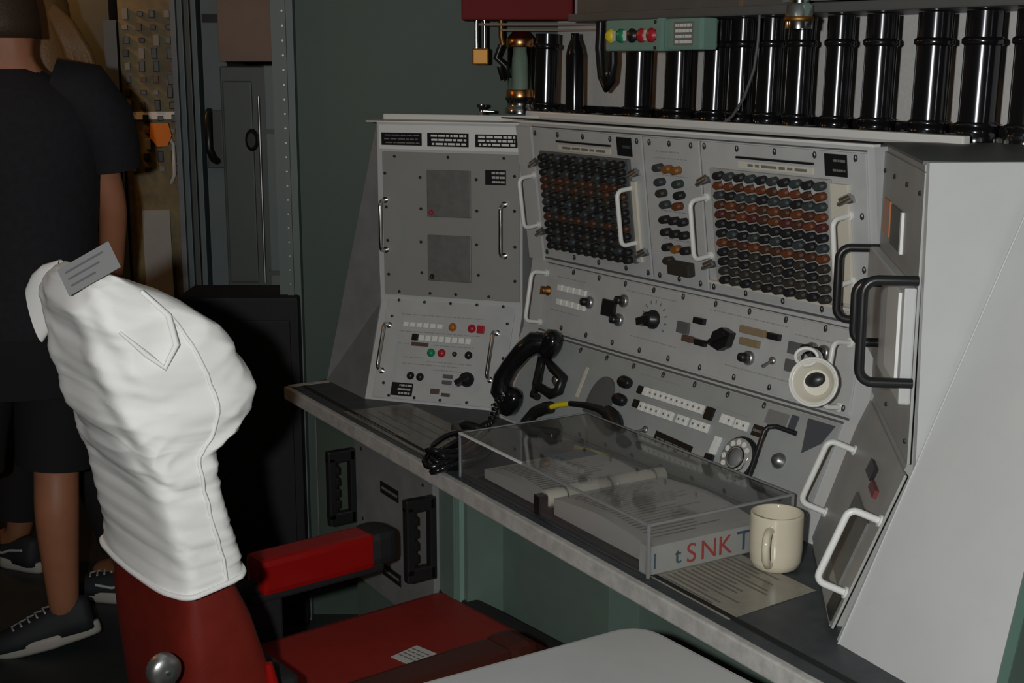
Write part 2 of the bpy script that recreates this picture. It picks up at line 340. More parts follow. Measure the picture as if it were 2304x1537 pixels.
for u, v in ((.044,1.281),(.176,1.282),(.31,1.283),(.019,1.242),(.107,1.235),(.244,1.234),(.108,1.164),(.245,1.164),(.335,1.244),(.335,1.167),(.021,1.165),(.107,1.088),(.244,1.088),(.108,1.017),(.248,1.019),(.336,1.087),(.336,1.01),(.023,1.088),(.024,1.009),(.05,.97),(.128,.97),(.192,.971),(.273,.971)):
    put('screw', screw_mesh(), up, on(PU, u, v, 0.005))
for u in (0.019, 0.312): put('handle', handle_mesh(0.115, 0.03, 0.0042, 'chrome'), up, on(PU, u, 1.066, 0.005))
lo = MB().box(0.018, 0.335, 0.006, 0.245, 0, 0.004, ch=0.0015).build('lower_panel', 'grey_paint', bay, PL_)
for u, v in ((.047,.237),(.112,.236),(.177,.237),(.242,.238),(.306,.238),(.036,.198),(.322,.199),(.324,.119),(.042,.04),(.328,.039),(.06,.012),(.124,.012),(.188,.012),(.253,.012),(.315,.012)):
    put('screw', screw_mesh(), lo, on(PL_, u, v, 0.004))
for u in (0.033, 0.301): put('handle', handle_mesh(0.108, 0.03, 0.0042, 'chrome'), lo, on(PL_, u, 0.068, 0.004))
for u, v, m, r in ((.191,.182,'orange',.0085),(.238,.182,'red',.0085),(.148,.119,'green',.0085),(.174,.120,'red',.0085),(.206,.120,'screw_dark',.005),(.240,.120,'black',.008),(.106,.062,'black',.008),(.130,.061,'black',.008)):
    put('button', lamp_mesh(r, m), lo, on(PL_, u, v, 0.004))
put('indicator_lamp', key_mesh(.018, .018, .006, 'red'), lo, on(PL_, .261, .181, 0.004))
put('indicator_lamp', key_mesh(.015, .016, .006, 'black'), lo, on(PL_, .103, .152, 0.004))
put('name_strip', key_mesh(.043, .009, .002, 'brown'), lo, on(PL_, .117, .1365, 0.004))
for k in range(8): put('key', key_mesh(.013, .014, .006, 'key_white'), lo, on(PL_, .120 + k*.0165, .151, 0.004))
for k in range(6): put('key', key_mesh(.013, .011, .004, 'key_white'), lo, on(PL_, .075 + k*.017, .181, 0.004))
for v in (.067, .053): put('toggle_switch', key_mesh(.022, .008, .008, 'grey_dark'), lo, on(PL_, .199, v, 0.004))
def selector_mesh(r, m):
    return cached(('sel', r, m), lambda: MB().lathe([(r, 0), (r, 0.006), (r*0.8, 0.008), (r*0.75, 0.02), (0.0006, 0.021)], 12).box(-r*1.45, r*0.6, -r*0.4, r*0.4, 0.006, 0.024, ch=0.002).mesh('selector_knob', m))
put('selector_knob', selector_mesh(.017, 'black'), lo, on(PL_, .246, .064, 0.004, 35))
put('name_strip', key_mesh(.022, .012, .002, 'brown'), lo, on(PL_, .172, .031, 0.004)); put('name_strip', key_mesh(.022, .008, .002, 'brown'), lo, on(PL_, .199, .025, 0.004))
put('label_plate', plate_mesh(.053, .030, 3, 'black', 'print', 0.25, seed=15), lo, on(PL_, .090, .029, 0.004))
dashes(PL_ @ T(0, 0, 0.004), lo, [(.06,.165,.2,.002),(.06,.136,.03,.002),(.15,.137,.1,.002),(.08,.105,.05,.002),(.14,.098,.11,.002),(.08,.09,.14,.002),(.16,.08,.09,.002),(.06,.205,.2,.002)], seed=6)

# ------------------------------------------------------------------ centre bay
cb = thing('console_bay', 'wide grey central console bay with two plug boards and dial panel', 'console', C @ T(0.5, 0, DZ))
shell(C, [(-0.115, DZ), (-0.025, 0.915), (0, 1.07), (-0.038, 1.365), (0.30, 1.365), (0.30, DZ)], 0.0, 1.0).build('shell', 'shell_paint', cb, C)
MB().box(-0.16, 1.10, 0.02, 0.30, 1.366, 1.369).build('top_deck', 'black_gloss', cb, C)
MB().box(-0.145, 1.075, 0.075, 0.092, 1.367, 1.382, ch=0.003).box(-0.02, 1.0, -0.04, -0.025, 1.365, 1.369).build('top_rail', 'white_paint', cb, C)
CU = panel_frame(C, 0, 1.07, -0.038, 1.365); CM = panel_frame(C, -0.025, 0.915, 0, 1.07); CL = panel_frame(C, -0.115, DZ, -0.025, 0.915)
ss = slotscrew_mesh()
for P_, u0_, u1_, v0_, v1_ in ((CU, .05, .985, .0035, .0075), (CU, .05, .985, .289, .2915), (CM, .06, .965, .1515, .1535), (CM, .06, .965, .004, .008), (CL, .055, .955, .2015, .2055), (CU, .426, .429, .012, .287), (CU, .591, .594, .012, .287)):
    MB().box(u0_, u1_, v0_, v1_, 0, .0012).build('seam_strip', 'grey_dark', cb, P_)
# upper row: three panels
up1 = MB().box(0.055, 0.425, 0.012, 0.287, 0, 0.004, ch=0.001).build('upper_panel', 'grey_paint', cb, CU)
upk = MB().box(0.430, 0.590, 0.012, 0.287, 0, 0.004, ch=0.001).build('key_panel', 'grey_paint', cb, CU)
up2 = MB().box(0.595, 0.985, 0.012, 0.287, 0, 0.004, ch=0.001).build('upper_panel', 'grey_paint', cb, CU)
MB().box(-0.004, 0.05, 0.0, 0.29, 0, 0.006).build('corner_post', 'shell_paint', cb, CU)
for u in (.067,.15,.238,.329,.413): put('screw', ss, up1, on(CU, u, .278, .004))
for u in (.067,.168,.254,.345,.415): put('screw', ss, up1, on(CU, u, .021, .004))
for u in (.451,.509,.570): put('screw', ss, upk, on(CU, u, .278, .004)); put('screw', ss, upk, on(CU, u, .021, .004))
for u in (.607,.692,.785,.877,.965): put('screw', ss, up2, on(CU, u, .279, .004)); put('screw', ss, up2, on(CU, u, .020, .004))
for v in (.187, .1): put('screw', ss, up2, on(CU, .974, v, .004))
for pn, u0, seed in ((up1, .237, 21), (up2, .782, 22)):
    put('name_strip', cached(('strip', seed), lambda: plate_mesh(.178, .012, 1, 'label_cream', 'print_dark', 0.02, seed)), pn, on(CU, u0, .252, .004))
    put('edge_bar', cached('ebar', lambda: MB().box(-.092, .092, -.0018, .0018, 0, .004).mesh('edge_bar', 'black')), pn, on(CU, u0, .2645, .004))
put('label_plate', plate_mesh(.046, .036, 1, 'black', 'slate_blue', 0.3, seed=23, bold=0.2), up1, on(CU, .372, .265, .004))
put('label_plate', plate_mesh(.048, .036, 2, 'black', 'print_dark', 0.3, seed=24, bold=0.25), up2, on(CU, .922, .265, .004))
# plug boards
def board(u0, u1, v0, v1, cols, ua, ub, rows, name_m, bgm):
    b = MB().box(u0, u1, v0, v1, .004, .012, ch=.002).build('plug_board', bgm, cb, CU)
    for j, m in enumerate(rows):
        v = .231 - j*(.231-.042)/(len(rows)-1)
        for i in range(cols):
            u = ua + (ub-ua)*i/(cols-1)
            mm = m if isinstance(m, str) else m[(i*7 + j*3) % len(m)]
            put('plug', plug_mesh(mm), b, on(CU, u, v, .012, 12))
    return b
b1 = board(.084, .388, .036, .242, 11, .104, .368,
      [('plug_black','plug_black','plug_slate'),'plug_black',('plug_black','plug_slate'),('plug_brown','plug_umber','plug_brown'),('plug_brown','plug_umber'),('plug_black','plug_umber'),('plug_slate','plug_black','plug_black'),('plug_slate','plug_black'),('plug_brown','plug_umber'),'plug_black',('plug_black','plug_umber'),('plug_slate','plug_black'),'plug_black'], '', 'grey_dark')
b2 = board(.624, .912, .034, .242, 10, .652, .896,
      [('plug_black','plug_slate'),('plug_rust','plug_rust','plug_brown'),('plug_slate','plug_black','plug_slate'),('plug_rust','plug_brown'),('plug_wine','plug_brown','plug_rust'),'plug_black',('plug_black','plug_slate'),('plug_rust','plug_brown','plug_brown'),('plug_black','plug_umber'),('plug_umber','plug_black'),'plug_umber',('plug_umber','plug_black')], '', 'panel_grey')
for i in range(9): put('cap', key_mesh(.009, .012, .006, 'plug_pale'), b2, on(CU, .6655 + i*.0271, .222, .012))
MB().box(.912, .950, .040, .236, .004, .010, ch=.001).build('name_strip', 'label_cream', up2, CU)
MB().box(.388, .402, .040, .200, .004, .010, ch=.001).build('name_strip', 'label_cream', up1, CU)
MB().box(.60, .96, .028, .033, .004, .010).build('edge_bar', 'label_cream', up2, CU)
# white bail handles and catches of the boards
for pn, u in ((up1, .046), (up1, .388), (up2, .603), (up2, .948)): put('handle', handle_mesh(.108, .040, .0046, 'white_paint'), pn, on(CU, u, .078, .004))
def clip_mesh(): return cached('clip', lambda: MB().box(-.010, .010, -.006, .006, 0, .006, ch=.001).tube([(-.016, -.003, .012), (.016, .003, .012)], .0042, 8).tube([(-.016, .004, .008), (.010, .008, .010)], .003, 6).mesh('catch', 'steel'))
for pn, u, v in ((up1,.062,.214),(up1,.405,.216),(up1,.062,.064),(up1,.412,.060),(up2,.606,.217),(up2,.950,.212),(up2,.606,.062)): put('catch', clip_mesh(), pn, on(CU, u, v, .004, 14))
# keys in the middle strip
def keyat(u, v, m): put('key', plug_mesh(m, .025, .0145, .014), upk, on(CU, u, v, .004, 10))
for u, v, m in ((.476,.232,'plug_slate'),(.503,.231,'plug_orange'),(.527,.230,'plug_orange'),(.478,.205,'plug_slate'),(.530,.205,'plug_slate'),(.480,.184,'plug_umber'),(.532,.184,'plug_black'),(.489,.163,'plug_slate'),(.525,.163,'plug_rust'),
                (.484,.134,'plug_black'),(.511,.134,'plug_black'),(.536,.134,'plug_black'),(.485,.110,'plug_black'),(.511,.109,'plug_black'),(.537,.109,'plug_black'),(.486,.081,'plug_black'),(.512,.080,'plug_orange'),(.539,.080,'plug_black'),(.486,.055,'plug_umber')): keyat(u, v, m)
MB().box(.494, .556, .032, .058, .004, .022, ch=.003).build('key_block', 'plug_umber', upk, CU)
dashes(CU @ T(0,0,.004), upk, [(.468,.262,.07,.0025),(.455,.250,.1,.0012),(.455,.218,.1,.0012),(.47,.150,.08,.002),(.47,.096,.08,.002)], 'print_faint', seed=8)
# mid panel
mid = MB().box(.070, .965, .012, .150, 0, .004, ch=.001).build('mid_panel', 'grey_paint', cb, CM)
for u in (.165,.255,.343,.433,.521,.613,.703,.794,.887): put('screw', ss, mid, on(CM, u, .144, .004))
for u in (.149,.238,.328,.416,.504,.596,.689,.780,.872,.953): put('screw', ss, mid, on(CM, u, .022, .004))
for r_ in range(2):
    for k in range(5): put('key', key_mesh(.017, .013, .006, 'key_white'), mid, on(CM, .128 + k*.021 + r_*.003, .106 - r_*.030, .004))
put('toggle_switch', knob_mesh(.009, 'brass'), mid, on(CM, .082, .093, .004))
def bush_mesh(): return cached('bush', lambda: MB().lathe([(.013, 0), (.013, .006), (.010, .008)], 14, 0).lathe([(.0088, .008), (.008, .018), (.0005, .019)], 12, 1, M=T(-.006, 0, 0)).mesh('push_button', ['steel', 'black']))
for u, v in ((.235,.090),(.347,.110),(.340,.070),(.720,.063),(.866,.104),(.893,.104),(.862,.064),(.890,.066)): put('push_button', bush_mesh(), mid, on(CM, u, v, .004))
MB().box(.283, .325, .072, .106, .004, .012, ch=.002).build('meter_window', 'black', mid, CM)
put('selector_knob', selector_mesh(.019, 'black'), mid, on(CM, .444, .088, .004, 20))
for k in range(11):
    a = R(-30 + 24*k); put('mark', cached('mark', lambda: MB().box(-.0012, .0012, -.0035, .0035, 0, .0006).mesh('mark', 'print_dark')), mid, on(CM, .444 + .036*math.cos(a), .088 + .034*math.sin(a), .004, math.degrees(a) - 90))
for u0, u1, v0, v1, m in ((.519,.552,.076,.098,'grey_dark'),(.812,.844,.089,.110,'grey_dark'),(.811,.843,.058,.079,'grey_dark')): MB().box(u0, u1, v0, v1, .004, .010, ch=.0015).build('indicator_window', m, mid, CM)
for u, v, m in ((.580,.107,'black'),(.556,.069,'brown'),(.592,.068,'black'),(.776,.111,'black')): put('indicator_lamp', key_mesh(.028, .012, .010, m), mid, on(CM, u, v, .004))
def diamond(): return MB().prism([(-.030,0),(-.010,-.018),(.012,-.018),(.030,.002),(.012,.019),(-.012,.019)], 0, .016).prism([(-.024,-.002),(.024,-.002),(.020,.006),(-.020,.006)], .016, .024).mesh('selector_knob', 'black')
put('selector_knob', diamond(), mid, on(CM, .651, .084, .004, 28))
put('indicator_strip', key_mesh(.064, .013, .008, 'amber'), mid, on(CM, .722, .111, .004)); put('indicator_strip', key_mesh(.048, .013, .008, 'amber'), mid, on(CM, .718, .090, .004))
put('toggle_switch', cached('tog', lambda: MB().lathe([(.007,0),(.007,.004),(.003,.005)], 10).tube([(0,0,.004),(-.004,-.012,.020)], [.002,.0032], 8).mesh('toggle_switch', 'steel')), mid, on(CM, .778, .069, .004))
dashes(CM @ T(0,0,.004), mid, [(.11,.128,.1,.0018),(.10,.056,.1,.0018),(.35,.132,.16,.0018),(.38,.046,.14,.0018),(.60,.132,.2,.0018),(.66,.040,.2,.0018),(.82,.123,.1,.0018)], seed=9)
put('handle', handle_mesh(.108, .040, .0046, 'white_paint'), mid, on(CM, .067, .022, .004)); put('handle', handle_mesh(.108, .040, .0046, 'white_paint'), mid, on(CM, .945, .022, .004))
# lower sloped panel
low = MB().box(.055, .955, .004, .200, 0, .004, ch=.001).build('lower_panel', 'panel_blue', cb, CL)
for u in (.232,.322,.410,.501,.593,.684,.778): put('screw', ss, low, on(CL, u, .193, .004))
for u, v, a in ((.407,.157,0),(.411,.121,0)): put('selector_knob', cached('oval', lambda: MB().lathe([(.013,0),(.013,.010),(.010,.014),(.0005,.0145)], 14, M=S(1.45,.95,1)).mesh('selector_knob', 'black')), low, on(CL, u, v, .004))
put('end_key', key_mesh(.013,.016,.008,'black'), low, on(CL,.458,.152,.004)); put('end_key', key_mesh(.013,.016,.008,'black'), low, on(CL,.460,.124,.004))
def white_key(u, v, dot=True):
    put('key', cached(('wk', dot), lambda: (MB().box(-.0072,.0072,-.0085,.0085,0,.007, 0, None, .001).box(-.002,.002,-.002,.002,.007,.0076,1) if dot else MB().box(-.0072,.0072,-.0085,.0085,0,.007,0,None,.001)).mesh('key', ['key_white','print_dark'])), low, on(CL, u, v, .004))
for k in range(11): white_key(.475 + k*.0158, .1525, k not in (0,))
put('end_key', key_mesh(.020,.024,.008,'black'), low, on(CL,.660,.1495,.004))
for u in (.479,.495,.511,.5265,.548,.5635,.592,.606,.632,.648,.663): white_key(u, .1225)
for u, v in ((.700,.1485),(.716,.1485) ,(.738,.1475),(.754,.1475),(.704,.107),(.703,.091)): white_key(u, v, u > .7 and v > .12)
put('end_key', key_mesh(.020,.020,.008,'black'), low, on(CL,.700,.071,.004))
put('label_plate', plate_mesh(.036, .020, 1, 'black', 'print_dark', 0, 31, bold=.3), low, on(CL, .790, .147, .004))
put('label_plate', plate_mesh(.108, .024, 1, 'black', 'print_dark', 0, 32, bold=.2), low, on(CL, .594, .074, .004, -3))
put('toggle_switch', CACHE['tog'], low, on(CL, .510, .083, .004))
# telephone dial
dial = MB().lathe([(.041,0),(.041,.006),(.0385,.010),(.036,.011)], 36, 0).lathe([(.036,.009),(.036,.012),(.035,.013),(.0005,.0135)], 30, 1, cap=False)
dial.build('telephone_dial', ['black','panel_grey'], low, on(CL, .770, .090, .004))
DF = on(CL, .770, .090, .0175)
fh = MB().lathe([(.0052,0),(.0052,.0012)], 10).mesh('finger_hole', 'key_white')
for k in range(10): a = R(40 + k*29); put('finger_hole', fh, low, DF @ T(.0275*math.cos(a), .0275*math.sin(a), 0))
MB().lathe([(.0205,0),(.0205,.002),(.019,.003)], 24, 0, cap=False).lathe([(.0165,.001),(.0165,.003),(.0004,.0032)], 20, 1).build('dial_centre', ['black','grey_mid'], low, DF)
MB().tube([(.029,.006,0),(.026,-.016,.003),(.0,-.030,.003)], .0012, 6).build('finger_stop', 'chrome', low, DF)
# black bail round the right section, plates and knob
MB().tube([(.872,.163,.004),(.838,.163,.02),(.826,.158,.026),(.822,.148,.028),(.826,.066,.028),(.832,.056,.026),(.842,.052,.02),(.892,.050,.004)], .0045, 8).build('bail_bar', 'black', low, CL)
put('knob', cached('k12', lambda: MB().lathe([(.014,0),(.014,.004),(.010,.006),(.009,.012),(.0005,.0125)], 16).mesh('knob', 'steel')), low, on(CL, .857, .110, .004))
for u0,u1,v0,v1,m in ((.792,.842,.165,.190,'grey_mid'),(.848,.864,.160,.192,'slate_blue')): MB().box(u0,u1,v0,v1,.004,.006).build('blank_plate', m, low, CL)
MB().prism([(.884,.194),(.945,.194),(.930,.160),(.897,.135)], .004, .0058).build('blank_plate', 'slate_blue', low, CL)
MB().box(.270,.279,.098,.163,.004,.0052).build('name_strip', 'label_cream', low, CL)
MB().prism([(.318+ .036 + .036*math.cos(R(a)), .105 + .052*math.sin(R(a))) for a in range(0,181,15)] + [(.318,.075),(.390,.075)], .004, .012).build('speaker_cover', 'grey_dark', low, CL)
dashes(CL @ T(0,0,.004), low, [(.44,.183,.12,.0018),(.47,.138,.15,.0016),(.67,.165,.08,.0016)], seed=10)
# handset cradle
CRM = on(CL, .205, .115, .004)
cr = MB()
ring = [(-.075,.045),(-.02,.022),(.022,.010),(.024,-.018),(.004,-.030),(-.055,-.022)]
cr.tube([(x,y,.014) for x,y in ring], .011, 8, closed=True).tube([(-.055,-.022,.014),(-.050,-.045,.016),(-.030,-.045,.02)], .008, 8)
cr.build('handset_cradle', 'black', low, CRM)
put('knob', CACHE['k12'], low, on(CL, .198, .118, .004))

# ------------------------------------------------------------------ right bay
Rb = bay_frame((0.585, 2.135), -98.2)
rb = thing('console_bay', 'right-hand grey console wing ending in a big flared pale end plate', 'console', Rb @ T(0.22, 0, DZ))
LEN = .440
shell(Rb, [(-.09, DZ), (0, .965), (0, 1.366), (.16, 1.366), (.30, DZ)], -.02, LEN-.045).build('shell', 'panel_grey', rb, Rb)
RU = panel_frame(Rb, 0, 0, 0, 1); RL = panel_frame(Rb, -.09, DZ, 0, .965)
MB().box(-.02, LEN-.05, -.002, .30, 1.366, 1.370).build('top_deck', 'grey_dark', rb, Rb)
# end plate (faces the aisle), with the flared skirt
ea = 1.700
MB().add([(.4395, ea, DZ), (.5275, ea, .967), (.521, ea, 1.372), (.90, ea+.02, 1.372), (.90, ea+.02, DZ), (.4395, ea+.012, DZ), (.5275, ea+.012, .967), (.521, ea+.012, 1.372), (.90, ea+.03, 1.372), (.90, ea+.03, DZ)],
         [(0,1,2,3,4), (9,8,7,6,5), (0,5,6,1), (1,6,7,2), (2,7,8,3), (3,8,9,4), (4,9,5,0)]).build('end_plate', 'shell_paint', rb)
Fv, Gv, Ov, Tv = Vector((.4385, ea-.002, DZ)), Vector((.554, 1.462, DZ)), Vector((.718, 1.598, 1.372)), Vector((.668, ea-.002, 1.372))
bk = Vector((.012, .012, 0))
MB().add([Fv, Gv, Ov, Tv, Fv+bk, Gv+bk, Ov+bk, Tv+bk], [(0,1,2,3), (7,6,5,4), (0,4,5,1), (1,5,6,2), (2,6,7,3), (3,7,4,0)]).build('flared_skirt', 'shell_paint', rb)
MB().tube([Fv + Vector((-.0005,-.0005,0)), Tv + Vector((-.0005,-.0005,0))], .0016, 6).build('crease_bead', 'shell_paint', rb)
g1, o1 = Gv + Vector((.002, .002, 0)), Ov + Vector((.002, .002, 0)); e_ = Vector((.018, .012, 0)); f_ = Vector((.30, .22, 0))
MB().add([g1, g1+e_, o1+e_, o1, g1+bk, g1+e_+bk, o1+e_+bk, o1+bk], [(0,1,2,3), (7,6,5,4), (0,4,5,1), (1,5,6,2), (2,6,7,3), (3,7,4,0)]).build('skirt_edge', 'teal_light', rb)
g2, o2 = g1+e_+bk*.3, o1+e_+bk*.3
MB().add([g2, g2+f_, o2+f_, o2, g2+bk, g2+f_+bk, o2+f_+bk, o2+bk], [(0,1,2,3), (7,6,5,4), (0,4,5,1), (1,5,6,2), (2,6,7,3), (3,7,4,0)]).build('rear_sheet', 'teal_paint', rb)
rup = MB().box(.012, LEN-.016, .975, 1.358, 0, .004, ch=.001).build('upper_panel', 'panel_grey', rb, RU)
rlo = MB().box(.012, LEN-.016, .008, .245, 0, .004, ch=.001).build('lower_panel', 'panel_grey', rb, RL)
MB().box(.05, .125, 1.238, 1.291, .004, .006).build('warning_strip', 'orange', rup, RU)
MB().box(.15, .25, 1.232, 1.290, .004, .007, ch=.001).build('meter_window', 'grey_dark', rup, RU)
MB().box(.255, .268, 1.232, 1.290, .004, .008).build('meter_frame', 'white_paint', rup, RU)
MB().box(.012, LEN-.018, 1.055, 1.21, .004, .020, ch=.003).build('drawer_front', 'shell_paint', rup, RU)
MB().box(.29, .40, 1.08, 1.20, .020, .024).build('drawer_label', 'white_paint', rup, RU)
def big_handle(h, p): return cached(('bh', h, p), lambda: MB().tube(rr_path(h, p, .018, 5), .0068, 10).mesh('handle', 'black'))
for u, z, h, p in ((.020, 1.092, .115, .062), (.19, 1.090, .090, .052), (.425, 1.085, .135, .068)): put('handle', big_handle(h, p), rup, on(RU, u, z, .004))
for u, v in ((.04,1.33),(.15,1.33),(.28,1.33),(.40,1.33),(.04,1.0),(.2,1.0),(.40,1.0)): put('screw', screw_mesh(), rup, on(RU, u, v, .004))
for u in (.078, .415): put('handle', handle_mesh(.112, .044, .0052, 'white_paint'), rlo, on(RL, u, .060, .004))
MB().box(.23,.28,.185,.205,.004,.010).build('indicator_window','black',rlo,RL); MB().box(.29,.34,.178,.19,.004,.010).build('indicator_lamp','dark_red',rlo,RL)
MB().box(.23,.37,.05,.15,.004,.008).build('blank_plate','vent_metal',rlo,RL); MB().box(.36,.41,.012,.05,.004,.007).build('slot_plate','black',rlo,RL)

# ------------------------------------------------------------------ white speaking funnel with coiled cable
fc = CM @ Vector((.945, .062, .072)); 
fd = Vector((-.42, -.86, .25)).normalized()
FM = Matrix.Translation(fc) @ fd.to_track_quat('Z', 'Y').to_matrix().to_4x4()
FM = FM @ S(.88,.88,.88)
fn = thing('speaking_funnel', 'cream white round mouthpiece funnel clipped between centre and right console panels', 'funnel', FM)
MB().lathe([(.018,-.045),(.026,-.03),(.038,.0),(.042,.012),(.0405,.014),(.036,.008),(.028,-.006),(.024,-.012)], 28, cap=False).build('cup', 'funnel', fn, FM)
MB().lathe([(.024,-.012),(.010,-.0135),(.0005,-.0135)], 20, cap=False).build('bowl_floor', 'funnel', fn, FM)
MB().lathe([(.017,-.0125),(.015,-.010),(.0005,-.0098)], 20, M=T(-.003,.005,0) @ RZ(20) @ S(1.15,.8,1)).build('mouth_opening', 'black', fn, FM)
MB().tube([(.0435*math.cos(R(a)), .0435*math.sin(R(a)), .013) for a in range(0,360,15)], .0028, 8, closed=True).build('rim', 'white_paint', fn, FM)
hx = []
for k in range(85): a = R(k*17); hx.append((-.020+.020*math.cos(a), .045+.016*math.sin(a), -.03+.00045*k))
MB().tube(hx, .0035, 8).build('coiled_tube', 'white_paint', fn, FM)
MB().tube([(-.022,.030,-.028),(-.012,.012,-.016),(-.006,.004,-.012)], .0035, 8).build('stem', 'black', fn, FM)

# ------------------------------------------------------------------ tubes standing on the console top
ORD = ['first','second','third','fourth','fifth','sixth','seventh','eighth','ninth','tenth','eleventh','twelfth']
LEAN = -1.7                                     # the row leans back a little
def tube_thing(u, dia, label, t=.17, h=.26):
    M = C @ T(u - .009, t, 1.369) @ RX(LEAN); r = dia*.465
    o = thing('black_tube', label, 'tube', M, 'black tubes on the console top')
    MB().lathe([(r, .0), (r, h)], 24).build('barrel', 'tube_black', o, M)
    MB().lathe([(r*1.16, 0), (r*1.16, .008), (r*1.08, .012), (r*1.08, .020), (r*1.16, .022), (r*1.16, .027), (r*1.0, .030)], 24).build('base_flange', 'tube_black', o, M)
    MB().lathe([(r*1.0, .150), (r*1.14, .153), (r*1.14, .160), (r*1.0, .163)], 24, cap=False).build('upper_collar', 'tube_black', o, M)
    for k in range(6):
        a = R(60*k + 20); put('bolt', cached('bolt', lambda: MB().lathe([(.004, 0), (.004, .005), (.002, .007)], 6, smooth=False).mesh('bolt', 'steel')), o, M @ T(r*1.28*math.cos(a), r*1.28*math.sin(a), 0.0))
    return o
for i, (u, d) in enumerate(((-.193,.060),(.155,.064),(.286,.064),(.398,.054),(.471,.052),(.551,.053),(.629,.054),(.724,.052),(.819,.058),(.933,.062),(1.03,.063),(1.125,.063))):
    tube_thing(u, d, h=(.185 if i == 0 else .2035), label=f'glossy black upright tube, {ORD[i]} of the row counted from the glass lantern')
M = C @ T(-.085, .17, 1.369)
o = thing('black_bottle', 'black bottle-shaped cylinder with narrow neck standing between lantern and hose', 'cylinder', M)
MB().lathe([(.021,0),(.021,.135),(.017,.155),(.010,.172),(.009,.185)], 22).build('body', 'black_gloss', o, M)
MB().lathe([(.025,0),(.025,.012),(.021,.016)], 22).build('foot_ring', 'black', o, M)
# hanging hose loop
M = C @ T(.055, .16, 1.40)
o = thing('hose_loop', 'black looped hose hanging in front of the white wall', 'hose', M)
MB().tube([(-.030,0,.20),(-.034,0,.12),(-.024,0,.06),(-.006,0,.035),(.010,0,.05),(.016,0,.09),(.012,0,.16),(.02,0,.20)], .010, 10).build('hose', 'black', o, M)
MB().tube([(.0,0,.065),(.018,-.002,.067)], .008, 10).build('clamp', 'steel', o, M)
# clutter rail at the foot of the tubes
M = C @ T(.45, .25, 1.369)
o = thing('pipe_manifold', 'low black fitting rail with small bolts running behind the tubes', 'manifold', M)
MB().box(-.75, .80, -.012, .012, 0, .022, ch=.003).build('rail', 'black_gloss', o, M)
for k in range(24): put('bolt', CACHE['bolt'], o, M @ T(-.72 + k*.064, -.02, 0.001))
rd = random.Random(5)
M = C @ T(.45, .11, 1.369)
o = thing('cable_run', 'thin black cables and clips lying along the console top before the tubes', 'cable', M)
for k in range(3): MB().tube([(-.62 + j*.11, -.006+.012*k + .006*math.sin(j*1.7+k), .005 + .004*abs(math.sin(j*2.1+k*2))) for j in range(12)], .0042, 6).build('cable', 'black_gloss', o, M)
for k in range(16): put('clip', cached('clipb', lambda: MB().box(-.006,.006,-.02,.016,0,.014,ch=.002).mesh('clip', 'black_gloss')), o, M @ T(-.60+k*.078, 0, 0))
# lantern
M = C @ T(-.311, .17, 1.369)
o = thing('glass_lantern', 'small lantern with clear glass cylinder and copper rings at the row end', 'lantern', M)
MB().lathe([(.036,0),(.036,.012),(.031,.016),(.031,.030),(.036,.033),(.036,.040)], 26).build('base', 'chrome', o, M)
MB().lathe([(.033,.040),(.033,.054),(.031,.056)], 26).build('lower_ring', 'copper', o, M)
MB().lathe([(.030,.056),(.030,.158),(.0275,.158),(.0275,.056)], 26, cap=False).build('glass_cylinder', 'glass', o, M)
MB().lathe([(.020,.056),(.020,.150),(.004,.156)], 18).build('glass_backing', 'glass_backing', o, M)  # pale inner cylinder, added so the glass looks bright
MB().lathe([(.031,.156),(.033,.158),(.033,.174),(.030,.178),(.018,.192),(.006,.198)], 26).build('upper_ring', 'copper', o, M)
# small chrome valve and hanging rods left of the lantern
M = T(-.072, 3.25, 1.357)
o = thing('chrome_valve', 'tiny chrome valve on the console top left of the lantern', 'valve', M)
MB().lathe([(.010,0),(.010,.012),(.006,.016),(.006,.026),(.012,.030),(.011,.036)], 14).build('body', 'chrome', o, M)
MB().tube([(0,0,.02),(.03,.0,.018)], .004, 8).build('spout', 'chrome', o, M)
M = T(-.075, 3.30, 1.49)
o = thing('hanging_padlock', 'brass padlock with long chrome shackle hanging under the red box', 'padlock', M)
MB().tube([(-.010,0,.03),(-.010,0,.095),(-.006,0,.104),(.0,0,.107),(.006,0,.104),(.010,0,.095),(.010,0,.03)], .0042, 8).build('shackle', 'chrome', o, M)
MB().box(-.020,.020,-.010,.010,-.006,.032,ch=.004).build('body', 'brass', o, M)
M = T(-.026, 3.30, 1.50)
o = thing('brass_hook', 'short brass hook with dark cord beside the hanging padlock', 'hook', M)
MB().tube([(0,0,.09),(0,0,.05),(.004,0,.03)], .006, 8).build('hook', 'brass', o, M)
MB().tube([(.0,0,.03),(-.012,0,.0),(.012,0,-.02),(.02,0,-.045),(.004,0,-.05),(-.004,0,-.02)], .007, 8).build('cord', 'black', o, M)
# wire sagging between the tubes
M = C @ T(.62, .08, 1.369)
o = tag(MB().tube([(-.012,.0,.21),(-.014,0,.16),(-.022,0,.11),(-.045,0,.06),(-.075,0,.025),(-.11,.0,.006)], .0028, 6).build('loose_wire', 'grey_dark', None, M), 'thin grey wire hanging down between the black tubes', 'wire')

